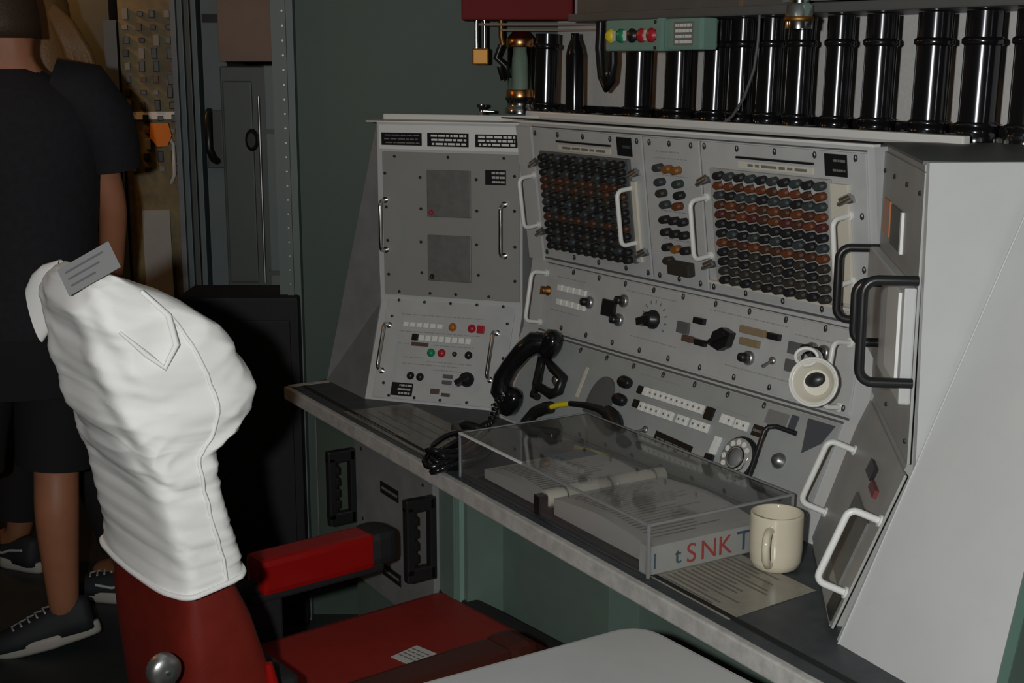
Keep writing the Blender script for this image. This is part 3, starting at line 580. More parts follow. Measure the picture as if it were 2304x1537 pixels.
# ------------------------------------------------------------------ overhead units
M = C @ T(.5, .1, 1.575)
o = thing('overhead_trunking', 'dark grey metal trunking running above the row of tubes', 'trunking', M)
MB().box(.02, 1.3, .075, .30, 1.575, 1.592, ch=.003).build('bottom_lip', 'trunk_grey', o, C)
MB().box(.02, .54, .10, .30, 1.592, 1.80).build('cover', 'trunk_grey', o, C)
MB().box(.545, .66, .095, .30, 1.592, 1.80).build('cover', 'trunk_grey', o, C)
MB().box(.538, .546, .094, .10, 1.592, 1.80).build('seam_strip', 'steel', o, C)
o = thing('overhead_cabinet', 'green cabinet above the trunking at the upper right', 'cabinet', C @ T(1.0, .1, 1.6))
MB().box(.665, 1.35, .085, .30, 1.600, 1.95).build('body', 'teal_light', o, C)
MB().box(.665, 1.35, .080, .086, 1.595, 1.603).build('edge_trim', 'cab_edge', o, C)
M = C @ T(.752, .035, 1.548)
o = thing('chrome_fitting', 'chrome pipe fitting capping a tube below the green cabinet', 'fitting', M)
MB().lathe([(.023,.0),(.023,.038),(.016,.042)], 22).build('collar', 'chrome', o, M)
MB().lathe([(.016,.042),(.016,.11)], 20).build('pipe', 'chrome', o, M)
MB().lathe([(.024,.012),(.0255,.014),(.0255,.018),(.024,.02)], 22, cap=False).build('ring', 'brass', o, M)
M = T(.012, 3.28, 1.587)
o = thing('red_box', 'dark red metal box hanging at the top edge above the lantern', 'box', M)
MB().box(-.13, .13, -.03, .10, 0, .24, ch=.003).build('body', 'red_enamel', o, M)
MB().box(-.09, .20, -.035, -.028, -.014, -.008).box(-.04, .20, -.035, -.028, -.026, -.021).build('bottom_rail', 'rail_brown', o, M)
# teal indicator box with coloured lamps
M = panel_frame(C, .045, 0, .045, 1)
o = thing('indicator_box', 'teal indicator box with coloured lamps and white label hanging before the tubes', 'indicator', C @ T(.34, .08, 1.513))
MB().box(.195, .375, 1.513, 1.574, -.045, 0, ch=.004).build('lamp_housing', 'teal_light', o, M)
MB().box(.375, .487, 1.514, 1.574, -.045, -.004, ch=.006).build('junction_box', 'teal_light', o, M)
MB().box(.366, .376, 1.513, 1.575, -.045, .003).build('divider', 'teal_light', o, M)
MB().box(.212, .358, 1.533, 1.553, 0, .002).build('lamp_strip', 'black', o, M)
for u, m in ((.214,'yellow'),(.250,'green'),(.285,'black'),(.315,'red'),(.346,'red')): put('lamp', lamp_mesh(.0125, m), o, M @ T(u, 1.543, .001))
for u, m in ((.229,'label_cream'),(.264,'white_paint'),(.278,'grey_dark'),(.330,'label_cream')): put('lamp_edge', cached(('le', m), lambda: MB().box(-.003,.003,-.010,.010,0,.004).mesh('lamp_edge', m)), o, M @ T(u, 1.543, .002))
put('label_plate', plate_mesh(.055, .044, 4, 'print_dark', 'white_paint', 0.0, 41, bold=.55), o, M @ T(.436, 1.545, -.004))
for u, v in ((.356,1.568),(.356,1.519)): put('screw', screw_mesh(), o, M @ T(u, v, 0))
MB().box(.30, .44, 1.566, 1.5745, -.04, -.01).build('bracket', 'black', o, M)

# ------------------------------------------------------------------ things on the desk
# telephone handset resting on its cradle
HM = on(CL, 0, 0, .026)
o = thing('telephone_handset', 'black telephone handset leaning on its cradle at the left of the dial panel', 'telephone', HM @ T(.09, .1, 0))
hp = [(.138,.182,.004),(.124,.176,.020),(.108,.150,.028),(.088,.112,.030),(.076,.080,.028),(.074,.056,.020),(.084,.044,.004)]
MB().tube(hp, [.024,.024,.021,.0195,.021,.024,.024], 14).build('grip', 'black_gloss', o, HM)
MB().lathe([(.020,-.010),(.029,-.004),(.033,.010),(.031,.022),(.020,.030),(.001,.032)], 22, M=T(.152,.184,-.010) @ RZ(30) @ RY(-18) @ S(1.3,.95,1)).build('earpiece', 'black_gloss', o, HM)
MB().lathe([(.018,-.010),(.027,-.004),(.031,.010),(.029,.020),(.018,.028),(.001,.030)], 22, M=T(.098,.042,-.008) @ RZ(40) @ RY(-15) @ S(1.25,.95,1)).build('mouthpiece', 'black_gloss', o, HM)
def coil(pts, r, turns, n, tr):
    pts = [Vector(p) for p in pts]; out = []
    for k in range(n+1):
        s_ = k/n*(len(pts)-1); i = min(int(s_), len(pts)-2); f = s_-i; p = pts[i].lerp(pts[i+1], f); d = (pts[i+1]-pts[i]).normalized()
        a = d.cross(Vector((0,0,1))).normalized(); b = a.cross(d); q = 2*math.pi*turns*k/n; out.append(p + a*math.cos(q)*r + b*math.sin(q)*r)
    return MB().tube(out, tr, 5)
coil([HM @ Vector((.082,.036,-.008)), (-.028,2.80,.79), (-.045,2.745,.752), (-.075,2.70,.748), (-.10,2.665,.75)], .006, 22, 220, .0028).build('coiled_cord', 'black', o)
# black cable bundle
o = thing('cable_bundle', 'bundle of looped black cable on the desk edge left of the acrylic cover', 'cable', (-.12, 2.53, DZ))
A = Vector((-.150, 2.440, 0)); Bv = Vector((-.055, 2.60, 0))
for k in range(6):
    off = Vector((.010*math.sin(k*2.1), .004*k, 0)); L_ = (Bv-A); n_ = Vector((L_.y, -L_.x, 0)).normalized()
    pts = []
    for j in range(28):
        a = 2*math.pi*j/28; pts.append(A + off + L_*(0.5+0.5*math.cos(a)*(0.92+.05*math.sin(k))) + n_*(.026+.004*(k % 3))*math.sin(a) + Vector((0, 0, DZ+.008+.006*k+.004*math.sin(3*a+k))))
    MB().tube(pts, .0062, 7, closed=True).build('cable_loop', 'black_gloss', o)
MB().tube([(-.10,2.60,DZ+.03),(-.115,2.66,DZ+.035),(-.10,2.70,DZ+.03),(-.07,2.705,DZ+.02),(-.055,2.69,DZ+.012)], .010, 8).build('plug_end', 'black', o)
# headset with yellow band
o = thing('headset', 'black headset with a yellow band lying against the dial panel', 'headset', (.12, 2.78, DZ))
MB().tube([(.180,-.012,.018),(.172,.014,.024),(.190,.038,.026),(.216,.054,.024),(.232,.060,.022)], .013, 8).build('headband', 'black', o, CL)
MB().tube([(.226,.058,.022),(.255,.070,.024),(.288,.081,.022)], .0058, 8).build('yellow_band', 'yellow', o, CL)
MB().tube([(.284,.080,.022),(.335,.088,.022),(.375,.090,.020),(.405,.086,.018)], [.006,.007,.008,.010], 8).build('headband', 'black', o, CL)
MB().lathe([(.010,-.010),(.022,-.006),(.024,.006),(.016,.012),(.001,.013)], 18, M=T(.420,.080,.014) @ RZ(-25) @ S(1.5,.8,1)).build('ear_cup', 'black', o, CL)
MB().tube([(.06,2.66,.742),(.085,2.60,.742),(.13,2.60,.741),(.15,2.64,.741),(.12,2.68,.741),(.07,2.70,.742),(.03,2.70,.745)], .011, 8).build('cable', 'black', o)
MB().tube([(.02,2.69,.742),(.03,2.62,.742),(.07,2.57,.742),(.12,2.575,.741)], .010, 8).build('cable', 'black', o)
tag(MB().tube([(.12,2.60,.739),(.15,2.56,.741),(.19,2.53,.741)], .006, 7).build('marker_pen', 'yellow', None), 'yellow marker pen lying behind the open binder', 'pen')
tag(MB().tube([(.11,2.575,.739),(.16,2.52,.741),(.185,2.50,.741)], .006, 7).build('marker_pen', 'dark_red', None), 'dark red marker pen lying behind the open binder', 'pen')
# acrylic cover
AX = bay_frame((-.097, 2.441), -59.3)
o = thing('acrylic_cover', 'clear acrylic box cover standing over the open ring binder', 'cover', AX @ T(.295, .14, DZ))
LN, DP, HT, TH = .592, .285, .085, .0035
MB().box(0, LN, 0, TH, DZ, DZ+HT-TH).build('side_pane', 'acrylic', o, AX)
MB().box(0, LN, DP-TH, DP, DZ, DZ+HT-TH).build('side_pane', 'acrylic', o, AX)
MB().box(0, TH, TH, DP-TH, DZ, DZ+HT-TH).build('end_pane', 'acrylic', o, AX)
MB().box(LN-TH, LN, TH, DP-TH, DZ, DZ+HT-TH).build('end_pane', 'acrylic', o, AX)
MB().box(0, LN, 0, DP, DZ+HT-TH, DZ+HT).build('top_pane', 'acrylic', o, AX)
for x, y in ((0,0),(LN,0),(LN,DP),(0,DP)): MB().box(x-.002, x+.002, y-.002, y+.002, DZ, DZ+HT).build('edge_glint', 'acrylic_edge', o, AX)  # light grey strips paint the light caught along the acrylic edges
for x0, x1, y0, y1 in ((0,LN,-.002,.0015),(0,LN,DP-.0015,DP+.002),(-.002,.0015,0,DP),(LN-.0015,LN+.002,0,DP)): MB().box(x0, x1, y0, y1, DZ+HT-.0025, DZ+HT+.001).build('edge_glint', 'acrylic_edge', o, AX)
MB().box(0, LN*.38, -.0032, .0015, DZ+HT-.002, DZ+HT+.0015).build('edge_glint', 'white_paint', o, AX)  # white strip paints the brightest stretch of light on the front edge
# open binder
o = thing('ring_binder', 'white ring binder lying open with printed pages under the acrylic cover', 'binder', AX @ T(.3, .14, DZ))
MB().box(.035, .27, .02, .262, DZ, DZ+.005).box(.27, .56, .02, .262, DZ, DZ+.005).build('cover_board', 'black_matte', o, AX)
def page_block(x0, x1, z0, h, arch):
    rings = []
    n = 10
    for i in range(n+1):
        f = i/n; x = x0 + (x1-x0)*f; z = z0 + h*(1 - abs(f - .5)*.3) + arch*math.sin(math.pi*f); rings.append((x, z))
    mb = MB(); v = []
    for x, z in rings: v += [(x, .028, z0), (x, .252, z0), (x, .252, z), (x, .028, z)]
    f = []
    for i in range(n):
        b = i*4; f += [(b+3, b+7, b+6, b+2), (b, b+4, b+7, b+3), (b+1, b+2, b+6, b+5), (b, b+1, b+5, b+4)]
    f += [(0,3,2,1), (n*4, n*4+1, n*4+2, n*4+3)]
    return mb.add(v, f, 0, None, False)
page_block(.045, .255, DZ+.005, .020, .006).build('left_pages', 'paper', o, AX)
page_block(.285, .555, DZ+.005, .034, .006).build('right_pages', 'paper', o, AX)
MB().tube([(.270,.018,DZ+.030),(.270,.268,DZ+.030)], .016, 12).build('spine_roll', 'funnel', o, AX)
MB().box(.262,.282,.000,.022,DZ+.004,DZ+.040,ch=.002).box(.284,.300,.004,.016,DZ+.004,DZ+.02).build('ring_lever', 'black', o, AX)
for y in (.05, .14, .235): MB().tube([(.282+.016*math.cos(R(a)), y, DZ+.036+.014*math.sin(R(a))) for a in range(-20,200,20)], .0018, 6).build('ring', 'chrome', o, AX)
ink = MB(); rd = random.Random(2)
def ink_lines(x0, x1, z, n):
    for k in range(n):
        x = x0 + (x1-x0)*k/n; y0 = .045 + rd.random()*.02; y1 = .235 - rd.random()*.08
        ink.box(x, x+.0035, y0, y1, z-.0004, z+.0008)
for i in range(5):
    pass
def page_z(x, x0, x1, z0, h, arch): f = (x-x0)/(x1-x0); return z0 + h*(1-abs(f-.5)*.3) + arch*math.sin(math.pi*f)
for k in range(20):
    x = .06 + k*.0095
    z = page_z(x, .045, .255, DZ+.005, .020, .006); ink.box(x, x+.003, .05, .225 - rd.random()*.08, z-.001, z+.0006)
for k in range(24):
    x = .305 + k*.0098
    z = page_z(x, .285, .555, DZ+.005, .034, .006); ink.box(x, x+.003, .05, .225 - rd.random()*.09, z-.001, z+.0006)
tag(ink.build('page_print', 'paper_ink', o, AX), None, None, None, 'stuff')
MB().box(.05,.10,.16,.25,DZ+.0262,DZ+.0275).build('index_card', 'blue', o, AX)
# white carton with printed letters at the right end
CX = AX
o = thing('printed_carton', 'flat white carton with red and blue letters at the end of the acrylic cover', 'carton', AX @ T(.57, .15, DZ))
MB().box(.562, .586, .006, .276, DZ, DZ+.046, ch=.0015).build('carton_body', 'paper', o, AX)
def letters(txt, size, M, m, parent):
    cu = bpy.data.curves.new('lettering', 'FONT'); cu.body = txt; cu.size = size; cu.extrude = .0003; cu.align_x = 'LEFT'
    to = bpy.data.objects.new('tmp', cu); COL.objects.link(to)
    me = bpy.data.meshes.new_from_object(to.evaluated_get(bpy.context.evaluated_depsgraph_get())); bpy.data.objects.remove(to)
    me.materials.clear(); me.materials.append(MATS[m]); me.name = 'lettering'
    return put('lettering', me, parent, M)
EF = AX @ T(.5865, 0, 0) @ Matrix(((0,0,1,0),(1,0,0,0),(0,1,0,0),(0,0,0,1)))   # x along depth, y up, z out of the end
for ch_, sz, x_, zz_, m_ in (('l', .036, .012, .010, 'text_blue'), ('t', .038, .054, .011, 'text_teal'), ('S', .044, .076, .008, 'text_red'), ('N', .044, .103, .008, 'text_red'), ('K', .044, .138, .008, 'text_red'), ('T', .046, .176, .008, 'text_blue'), ('E', .046, .206, .008, 'text_blue')):
    letters(ch_, sz, EF @ T(x_, DZ+zz_, 0), m_, o)
# mug
mx, my = .406, 1.977
o = thing('mug', 'cream ceramic mug with its handle turned to the viewer', 'mug', (mx, my, DZ+.0015))
MB().lathe([(.030,0),(.036,.004),(.0395,.014),(.0405,.03),(.0405,.084),(.0400,.088),(.0375,.0885),(.0362,.085),(.036,.03),(.032,.012),(.0005,.010)], 36, cap=False).build('cup', 'mug', o, T(mx, my, DZ+.0015))
ha = math.atan2(-my, -mx) - .22; hd_ = Vector((math.cos(ha), math.sin(ha), 0))
MB().tube([Vector((mx, my, DZ+.0015)) + hd_*r_ + Vector((0,0,z)) for r_, z in ((.038,.070),(.052,.073),(.064,.066),(.068,.050),(.064,.032),(.052,.020),(.038,.017))], .0062, 10).build('handle', 'mug', o)
# sheets on the desk
def sheet(name, corners, z, m, label, cat, lines=0, seed=1, th=.0009):
    c = [Vector((x, y, 0)) for x, y in corners]; mb = MB()
    mb.add([(p.x, p.y, z) for p in c] + [(p.x, p.y, z+th) for p in c], [(0,3,2,1),(4,5,6,7),(0,1,5,4),(1,2,6,5),(2,3,7,6),(3,0,4,7)], 0)
    e1 = c[1]-c[0]; e2 = c[3]-c[0]; rd_ = random.Random(seed)
    for k in range(lines):
        f = .08 + .86*k/lines; g0 = .08 + .05*rd_.random(); g1 = .5 + .4*rd_.random(); q = [c[0]+e2*f+e1*g0, c[0]+e2*f+e1*g1, c[0]+e2*(f+.022)+e1*g1, c[0]+e2*(f+.022)+e1*g0]
        mb.add([(p.x, p.y, z+th+.0002) for p in q], [(0,1,2,3)], 1)
    return tag(mb.build(name, [m, 'paper_line'], None), label, cat)
sheet('notice_sheet', ((.205,1.945),(.303,1.777),(.448,1.882),(.350,2.050)), DZ+.0002, 'paper_tan', 'yellowed printed notice sheet under the cream mug', 'paper', 14, 3)
sheet('notice_sheet', ((-.375,2.915),(-.150,2.535),(-.015,2.62),(-.235,2.985)), DZ+.0002, 'paper_ochre', 'brownish plastic covered chart lying at the left end of the desk', 'paper', 5, 4)

# ------------------------------------------------------------------ foreground table
tz = .72
TM = T(.18, 1.784, 0)
o = thing('side_table', 'pale laminate table corner with bright metal rim in the foreground', 'table', (.1, 1.4, 0))
e1 = Vector((-.289, -.182, 0)).normalized(); e2 = Vector((.125, -.182, 0)).normalized(); P0 = Vector((.18, 1.784, 0))
def tcorner(rad, inset):
    a = P0 + e1*inset*1.2 + e2*inset*1.2
    pts = [a + e1*.95]
    for k in range(9):
        f = k/8; q = (a + e1*rad).lerp(a, f).lerp(a.lerp(a + e2*rad, f), f); pts.append(q)
    pts += [a + e2*.9, a + e2*.9 + e1*.95]
    return [(p.x, p.y) for p in pts]
MB().prism(tcorner(.05, 0), tz-.026, tz+.0012).build('metal_rim', 'rim_metal', o)
MB().prism(tcorner(.055, -.004), tz-.020, tz-.014).build('rim_groove', 'black', o)
MB().prism(tcorner(.048, .0045), tz-.001, tz+.0022).build('table_top', 'laminate', o)
for f1, f2 in ((.10,.10),(.85,.10),(.10,.80)):
    p = P0 + e1*f1 + e2*f2; MB().tube([(p.x, p.y, 0), (p.x, p.y, tz-.026)], .018, 12).build('leg', 'steel', o)
c0 = P0 + e1*.30 + e2*.20
sheet('paper_slip', tuple((q.x, q.y) for q in (c0, c0+e1*.2, c0+e1*.2+e2*.14, c0+e2*.14)), tz+.0024, 'paper', 'white paper slip lying on the foreground table', 'paper', 0)

# ------------------------------------------------------------------ operator chair (x forward, y to its left, z up)
CH = T(-.45, 1.79, 0) @ RZ(38)
chair = thing('operator_chair', 'red padded operator chair with black frame facing the console', 'chair', CH @ T(.35, .18, 0))
def sring(x0, x1, y0, y1, z0, z1, n=40, p=3.2, tilt=True):
    """super-ellipse ring; rear edge at (x0,z0), front edge at (x1,z1)"""
    out = []
    for k in range(n):
        a = 2*math.pi*k/n; c, s_ = math.cos(a), math.sin(a)
        cx = math.copysign(abs(c)**(2/p), c); cy = math.copysign(abs(s_)**(2/p), s_)
        f = .5 + .5*cx; out.append(Vector((x0+(x1-x0)*f, (y0+y1)/2 + (y1-y0)/2*cy, z0+(z1-z0)*f)))
    return out
BK = [(.02,.44,.185,.44),(-.002,.50,.170,.50),(-.011,.63,.132,.62),(-.013,.70,.108,.70),(-.004,.76,.074,.78),(-.012,.84,.056,.85),(-.026,.93,.040,.94),(-.042,.985,.060,.985),(-.062,1.03,.084,1.04),(-.080,1.10,.074,1.09),(-.090,1.15,.045,1.12),(-.092,1.175,.010,1.15),(-.08,1.185,-.03,1.175)]
rings = [sring(xr, xf, .004 + (.012 if z > .74 else 0), .296 - (.04 if z > .9 else 0.0), z, zf, 44, 5.0) for xr, z, xf, zf in BK]
back = MB().loft(rings).build('backrest', 'chair_red', chair, CH)
MB().box(.215, .735, -.035, .435, .372, .450, ch=.022).build('seat_cushion', 'seat_red', chair, CH)
MB().box(.205, .752, -.048, .448, .340, .405, ch=.012).box(.722, .756, -.046, .446, .345, .4515, ch=.010).build('seat_pan', 'black_matte', chair, CH)
MB().box(.10, .20, .06, .24, .36, .56, ch=.012).build('back_bracket', 'black_matte', chair, CH)
def arm(y, x0, x1, z, tip, name_m, wrap):
    a = MB().box(x0, x1-.045, y-.034, y+.034, z-.070, z, ch=.012).build('armrest_pad', name_m, chair, CH)
    MB().box(x1-.055, x1, y-.038, y+.038, z-.066, z+.003, ch=.016).box(x0-.02, x1-.02, y-.022, y+.030, z-.085, z-.066, ch=.006).build('armrest_base', 'black_matte' if wrap else 'arm_brown', chair, CH)
    MB().box(x0-.06, x0+.05, y-.014 + (.0 if y > 0 else .03), y+.014 + (.0 if y > 0 else .03), .35, z-.045, ch=.006).build('armrest_support', 'black_matte', chair, CH)
arm(.455, .325, .615, .605, 1, 'wrap_red', True)
arm(-.105, .12, .515, .598, 1, 'arm_brown', False)
MB().box(.36,.42,.43,.47,.36,.42,ch=.008).build('arm_joint', 'paper', chair, CH)
# hinge cap on the rear
HK = CH @ T(-.052, -.006, .668) @ RX(90)
MB().lathe([(.024,0),(.024,.012),(.019,.018),(.008,.020),(.0005,.020)], 20).box(-.012,.014,-.055,0,0,.012,ch=.003).build('hinge_cap', 'steel', chair, HK)
MB().lathe([(.004,.020),(.003,.023)], 8).build('hinge_pin', 'chrome', chair, HK)
MB().tube([(.145,.012,.46),(.128,.006,.55),(.120,.01,.62)], [.022,.014,.006], 10).build('vinyl_fold', 'wrap_red', chair, CH)
MB().tube([(.48,.2,.0),(.48,.2,.34)], .045, 20).build('column', 'black_matte', chair, CH)
MB().lathe([(.26,0),(.26,.012),(.10,.03),(.06,.05)], 28, M=T(.48,.2,0)).build('base_plate', 'black_matte', chair, CH)
tag(MB().box(-.032,.032,-.026,.026,0,.0012).build('seat_sticker', 'paper', chair, CH @ T(.508, .205, .4502) @ RZ(10)), 'white paper sticker with handwriting', None)
mb = MB(); rd = random.Random(9)
for k in range(4):
    x = -.026
    while x < .024: l_ = .006+.009*rd.random(); mb.box(x, min(x+l_, .026), .015-k*.011, .0185-k*.011, .0013, .0018); x += l_+.004
tag(mb.build('sticker_writing', 'print_dark', chair, CH @ T(.508, .205, .4502) @ RZ(10 - 90) @ S(.8,1,1)), None, None, None, 'stuff')

# white shirt pulled over the chair back
cover = thing('chair_cover', 'white shirt pulled over the chair back with a paper tag on top', 'shirt', CH @ T(0, .15, .76))
CV = [(-.022,.752,.094,.772),(-.021,.80,.090,.808),(-.031,.845,.078,.850),(-.040,.90,.066,.902),(-.048,.935,.060,.938),(-.058,.958,.062,.960),(-.064,.972,.080,.972),(-.070,.988,.100,.982),(-.080,1.012,.110,1.005),(-.090,1.04,.114,1.035),(-.100,1.08,.106,1.075),(-.110,1.125,.092,1.110),(-.116,1.160,.074,1.137),(-.120,1.188,.042,1.162),(-.116,1.208,.004,1.186),(-.104,1.218,-.036,1.203),(-.085,1.222,-.058,1.213)]
def lerp_sections(CV, m):
    out = []
    for i in range(len(CV)-1):
        for k in range(m): f = k/m; out.append(tuple(a*(1-f)+b*f for a, b in zip(CV[i], CV[i+1])))
    return out + [CV[-1]]
secs = lerp_sections(CV, 8); N = 160; rings = []
for i, (xr, zr, xf, zf) in enumerate(secs):
    top = max(0, (zr-1.17)/.05); up_ = min(1, max(0, (zr-.80)/.2)); u2 = min(1, max(0, (zr-1.02)/.12)); rg = sring(xr, xf + .016*max(0, 1-abs(zf-1.04)/.09), -.006 + .05*top*top*.6, .306 - .036*up_ - .042*u2 - .05*top*top*.6, zr, zf, N, 4.6 - 1.6*min(1, top)); cen = sum(rg, Vector())/N; q = []
    for k, p in enumerate(rg):
        d = Vector((p.x-cen.x, p.y-cen.y, 0)); L_ = d.length or 1; d /= L_; z = p.z; a = 2*math.pi*k/N; front = .5+.5*math.cos(a)
        amp = 0
        if z < .93:      # fine horizontal pleats, stronger towards hem and front
            amp += .0016*math.sin(z*430 + 2.0*math.sin(a*2)) * (.35 + .65*front) + .0012*math.sin(z*210 + 3*a)
            amp += .003*math.sin(a*5 + z*22)*(1-front)
        else:            # drooping drape folds
            amp += .0028*math.sin(z*75 - 30*p.x + 2.2*math.sin(a*1.5)) + .0030*(1-abs(math.sin(z*58 + 20*p.x + 1.3*math.sin(a*2)))**.5)
            amp += .004*math.sin(a*7 + z*30)*(1-front)*.8
        if i < 4: amp += .003*(1 if i < 2 else .4)
        nz = mnoise.noise(Vector((a*1.1+3.1, z*26-11*p.x, p.y*4))); amp += .0075*(.35-abs(nz)) * (1 if z > .93 else .45)
        nz2 = mnoise.noise(Vector((a*.8, z*60 - 6*p.y + 9*math.sin(a*1.3)*.2, 1.7))); amp += .0035*(.3-abs(nz2))
        amp *= (1-.6*min(1, top))
        q.append(p + d*amp)
    rings.append(q)
MB().loft(rings, cap0=False).build('body', 'cloth_white', cover, CH)
# hem band, side seam, collar fold
hem = [rings[1][k] + (rings[1][k]-sum(rings[1], Vector())/N).normalized()*.002 for k in range(0, N, 2)]
MB().tube(hem, .0042, 6, closed=True).build('hem', 'cloth_white', cover, CH)
ks = [k for k in range(N) if rings[0][k].y < .02 and rings[0][k].x > .03]; kk = min(ks, key=lambda k: abs(rings[0][k].x-.05)) if ks else 90
MB().tube([rings[i][kk] + Vector((0, -.001, 0)) for i in range(2, len(rings)-20, 3)], .0026, 6).build('side_seam', 'cloth_white', cover, CH)
def tri_fold(pts, r): return MB().tube(pts, r, 8)
tri_fold([(-.05,-.003,1.20),(-.018,-.013,1.165),(-.010,-.016,1.125),(-.028,-.015,1.095),(-.05,-.012,1.115),(-.085,-.010,1.15)], [.003,.0045,.0045,.004,.004,.002]).build('neck_fold', 'cloth_white', cover, CH)
# sleeve hanging at the rear left
sl = []
for x, y, z, rx, rz in ((-.078,.195,1.190,.014,.032),(-.090,.228,1.172,.014,.040),(-.097,.250,1.153,.013,.044),(-.102,.266,1.134,.011,.042)):
    sl.append([Vector((x + rx*math.cos(2*math.pi*k/20)*.8 - .4*rz*math.sin(2*math.pi*k/20)*.5, y + rx*.6*math.cos(2*math.pi*k/20), z + rz*math.sin(2*math.pi*k/20))) for k in range(20)])
MB().loft(sl, cap0=False, cap1=False).build('sleeve', 'cloth_white', cover, CH)
tx = Vector((.86, .16, .48)).normalized(); tn = Vector((.15, -.72, .68)); tn = (tn - tx*tn.dot(tx)).normalized(); ty = tn.cross(tx)
TG = Matrix(((tx.x, ty.x, tn.x, -.551), (tx.y, ty.y, tn.y, 1.748), (tx.z, ty.z, tn.z, 1.231), (0, 0, 0, 1)))
tg = MB().box(-.038,.038,-.022,.022,0,.001)
for k in range(3): tg.box(-.030, .026-.01*k, .010-k*.011, .013-k*.011, .001, .0013, 1)
tg.build('paper_tag', ['tag_grey','tag_print'], cover, TG)

# ------------------------------------------------------------------ people
def skin_body(name, joints, edges, m, parent, lv=2, root=0, M=None):
    me = bpy.data.meshes.new(name); names = list(joints); me.from_pydata([joints[n][:3] for n in names], [(names.index(a), names.index(b)) for a, b in edges], [])
    me.materials.append(MATS[m]); o = put(name, me, parent, M or Matrix.Identity(4))
    md = o.modifiers.new('skin', 'SKIN'); md.use_smooth_shade = True
    sv = me.skin_vertices[0].data
    for i, n in enumerate(names):
        r = joints[n][3]; sv[i].radius = (r if isinstance(r, tuple) else (r, r)); sv[i].use_root = (i == root)
    sub(o, lv); return o
def human(parent, M, P, m):
    """P: overrides of joint positions; local frame: y forward (facing), x right, z up"""
    J = {'pelvis':(0,0,.93,(.15,.11)),'waist':(0,0,1.08,(.14,.10)),'chest':(0,.0,1.28,(.165,.11)),'collar':(0,-.01,1.43,(.08,.07)),'neck':(0,-.005,1.50,.055),'skull':(0,.02,1.60,(.075,.09)),'crown':(0,.015,1.69,(.065,.08)),
         'nose':(0,.125,1.585,.016)}
    E_ = [('pelvis','waist'),('waist','chest'),('chest','collar'),('collar','neck'),('neck','skull'),('skull','crown'),('skull','nose')]
    for s_, q in (('r',1),('l',-1)):
        J.update({'sh'+s_:(q*.19,-.01,1.41,.062),'el'+s_:(q*.245,-.02,1.12,.045),'wr'+s_:(q*.24,.10,.90,.031),'pa'+s_:(q*.235,.125,.83,(.040,.02)),
                  'hip'+s_:(q*.10,0,.86,.095),'kn'+s_:(q*.11,.01,.50,.060),'ca'+s_:(q*.11,-.02,.36,.060),'an'+s_:(q*.11,-.01,.09,.038),'to'+s_:(q*.12,.13,.04,.035),'ear'+s_:(q*.085,.0,1.60,.018)})
        E_ += [('collar','sh'+s_),('sh'+s_,'el'+s_),('el'+s_,'wr'+s_),('wr'+s_,'pa'+s_),('pelvis','hip'+s_),('hip'+s_,'kn'+s_),('kn'+s_,'ca'+s_),('ca'+s_,'an'+s_),('an'+s_,'to'+s_),('skull','ear'+s_)]
    for k, v in P.items(): J[k] = v if len(v) == 4 else (*v, J[k][3])
    for s_, q in (('r',1),('l',-1)):
        p = Vector(J['pa'+s_][:3]); wv = Vector(J['wr'+s_][:3]); d = (p-wv).normalized(); f = Vector((0,1,0)) if abs(d.y) < .8 else Vector((0,0,1)); sd = d.cross(f).normalized(); ac = sd.cross(d).normalized()
        for i, (o_, l1) in enumerate(((-.028,.062),(-.010,.075),(.010,.080),(.028,.072))):
            a = p + ac*o_*1.0 + d*.03; b = a + d*l1*.55 - sd*q*.004; c = b + d*l1*.40 - sd*q*.016
            for nn, pt, rr in ((f'f{i}a{s_}',a,.010),(f'f{i}b{s_}',b,.0095),(f'f{i}c{s_}',c,.008)): J[nn] = (*pt, rr)
            E_ += [('pa'+s_,f'f{i}a{s_}'),(f'f{i}a{s_}',f'f{i}b{s_}'),(f'f{i}b{s_}',f'f{i}c{s_}')]
        a = p + ac*.040 - d*.005; b = a + ac*.016 + d*.035
        J['t1'+s_] = (*a, .011); J['t2'+s_] = (*b, .009); E_ += [('pa'+s_,'t1'+s_),('t1'+s_,'t2'+s_)]
    return J, skin_body('body', J, E_, m, parent, 2, 0, M)
def ering(c, rx, ry, n=28, ax=None, tw=0):
    ax = ax or Vector((0,0,1)); a = ax.orthogonal().normalized() if abs(ax.z) < .9 else Vector((1,0,0)); a = (a - ax*a.dot(ax)).normalized(); b = ax.cross(a)
    return [Vector(c) + a*rx*math.cos(2*math.pi*k/n+tw) + b*ry*math.sin(2*math.pi*k/n+tw) for k in range(n)]
def limb_cloth(parent, name, pts, rad, m, M, n=24):
    rg = []; ref = Vector((0, 1, 0.05))
    for i, p in enumerate(pts):
        p = Vector(p); t = (Vector(pts[min(i+1, len(pts)-1)]) - Vector(pts[max(i-1, 0)])).normalized(); b = (ref - t*ref.dot(t)).normalized(); a = b.cross(t)
        rg.append([p + a*rad[i]*math.cos(2*math.pi*k/n) + b*rad[i]*math.sin(2*math.pi*k/n) for k in range(n)])
    return MB().loft(rg, cap0=False, cap1=False).build(name, m, parent, M)
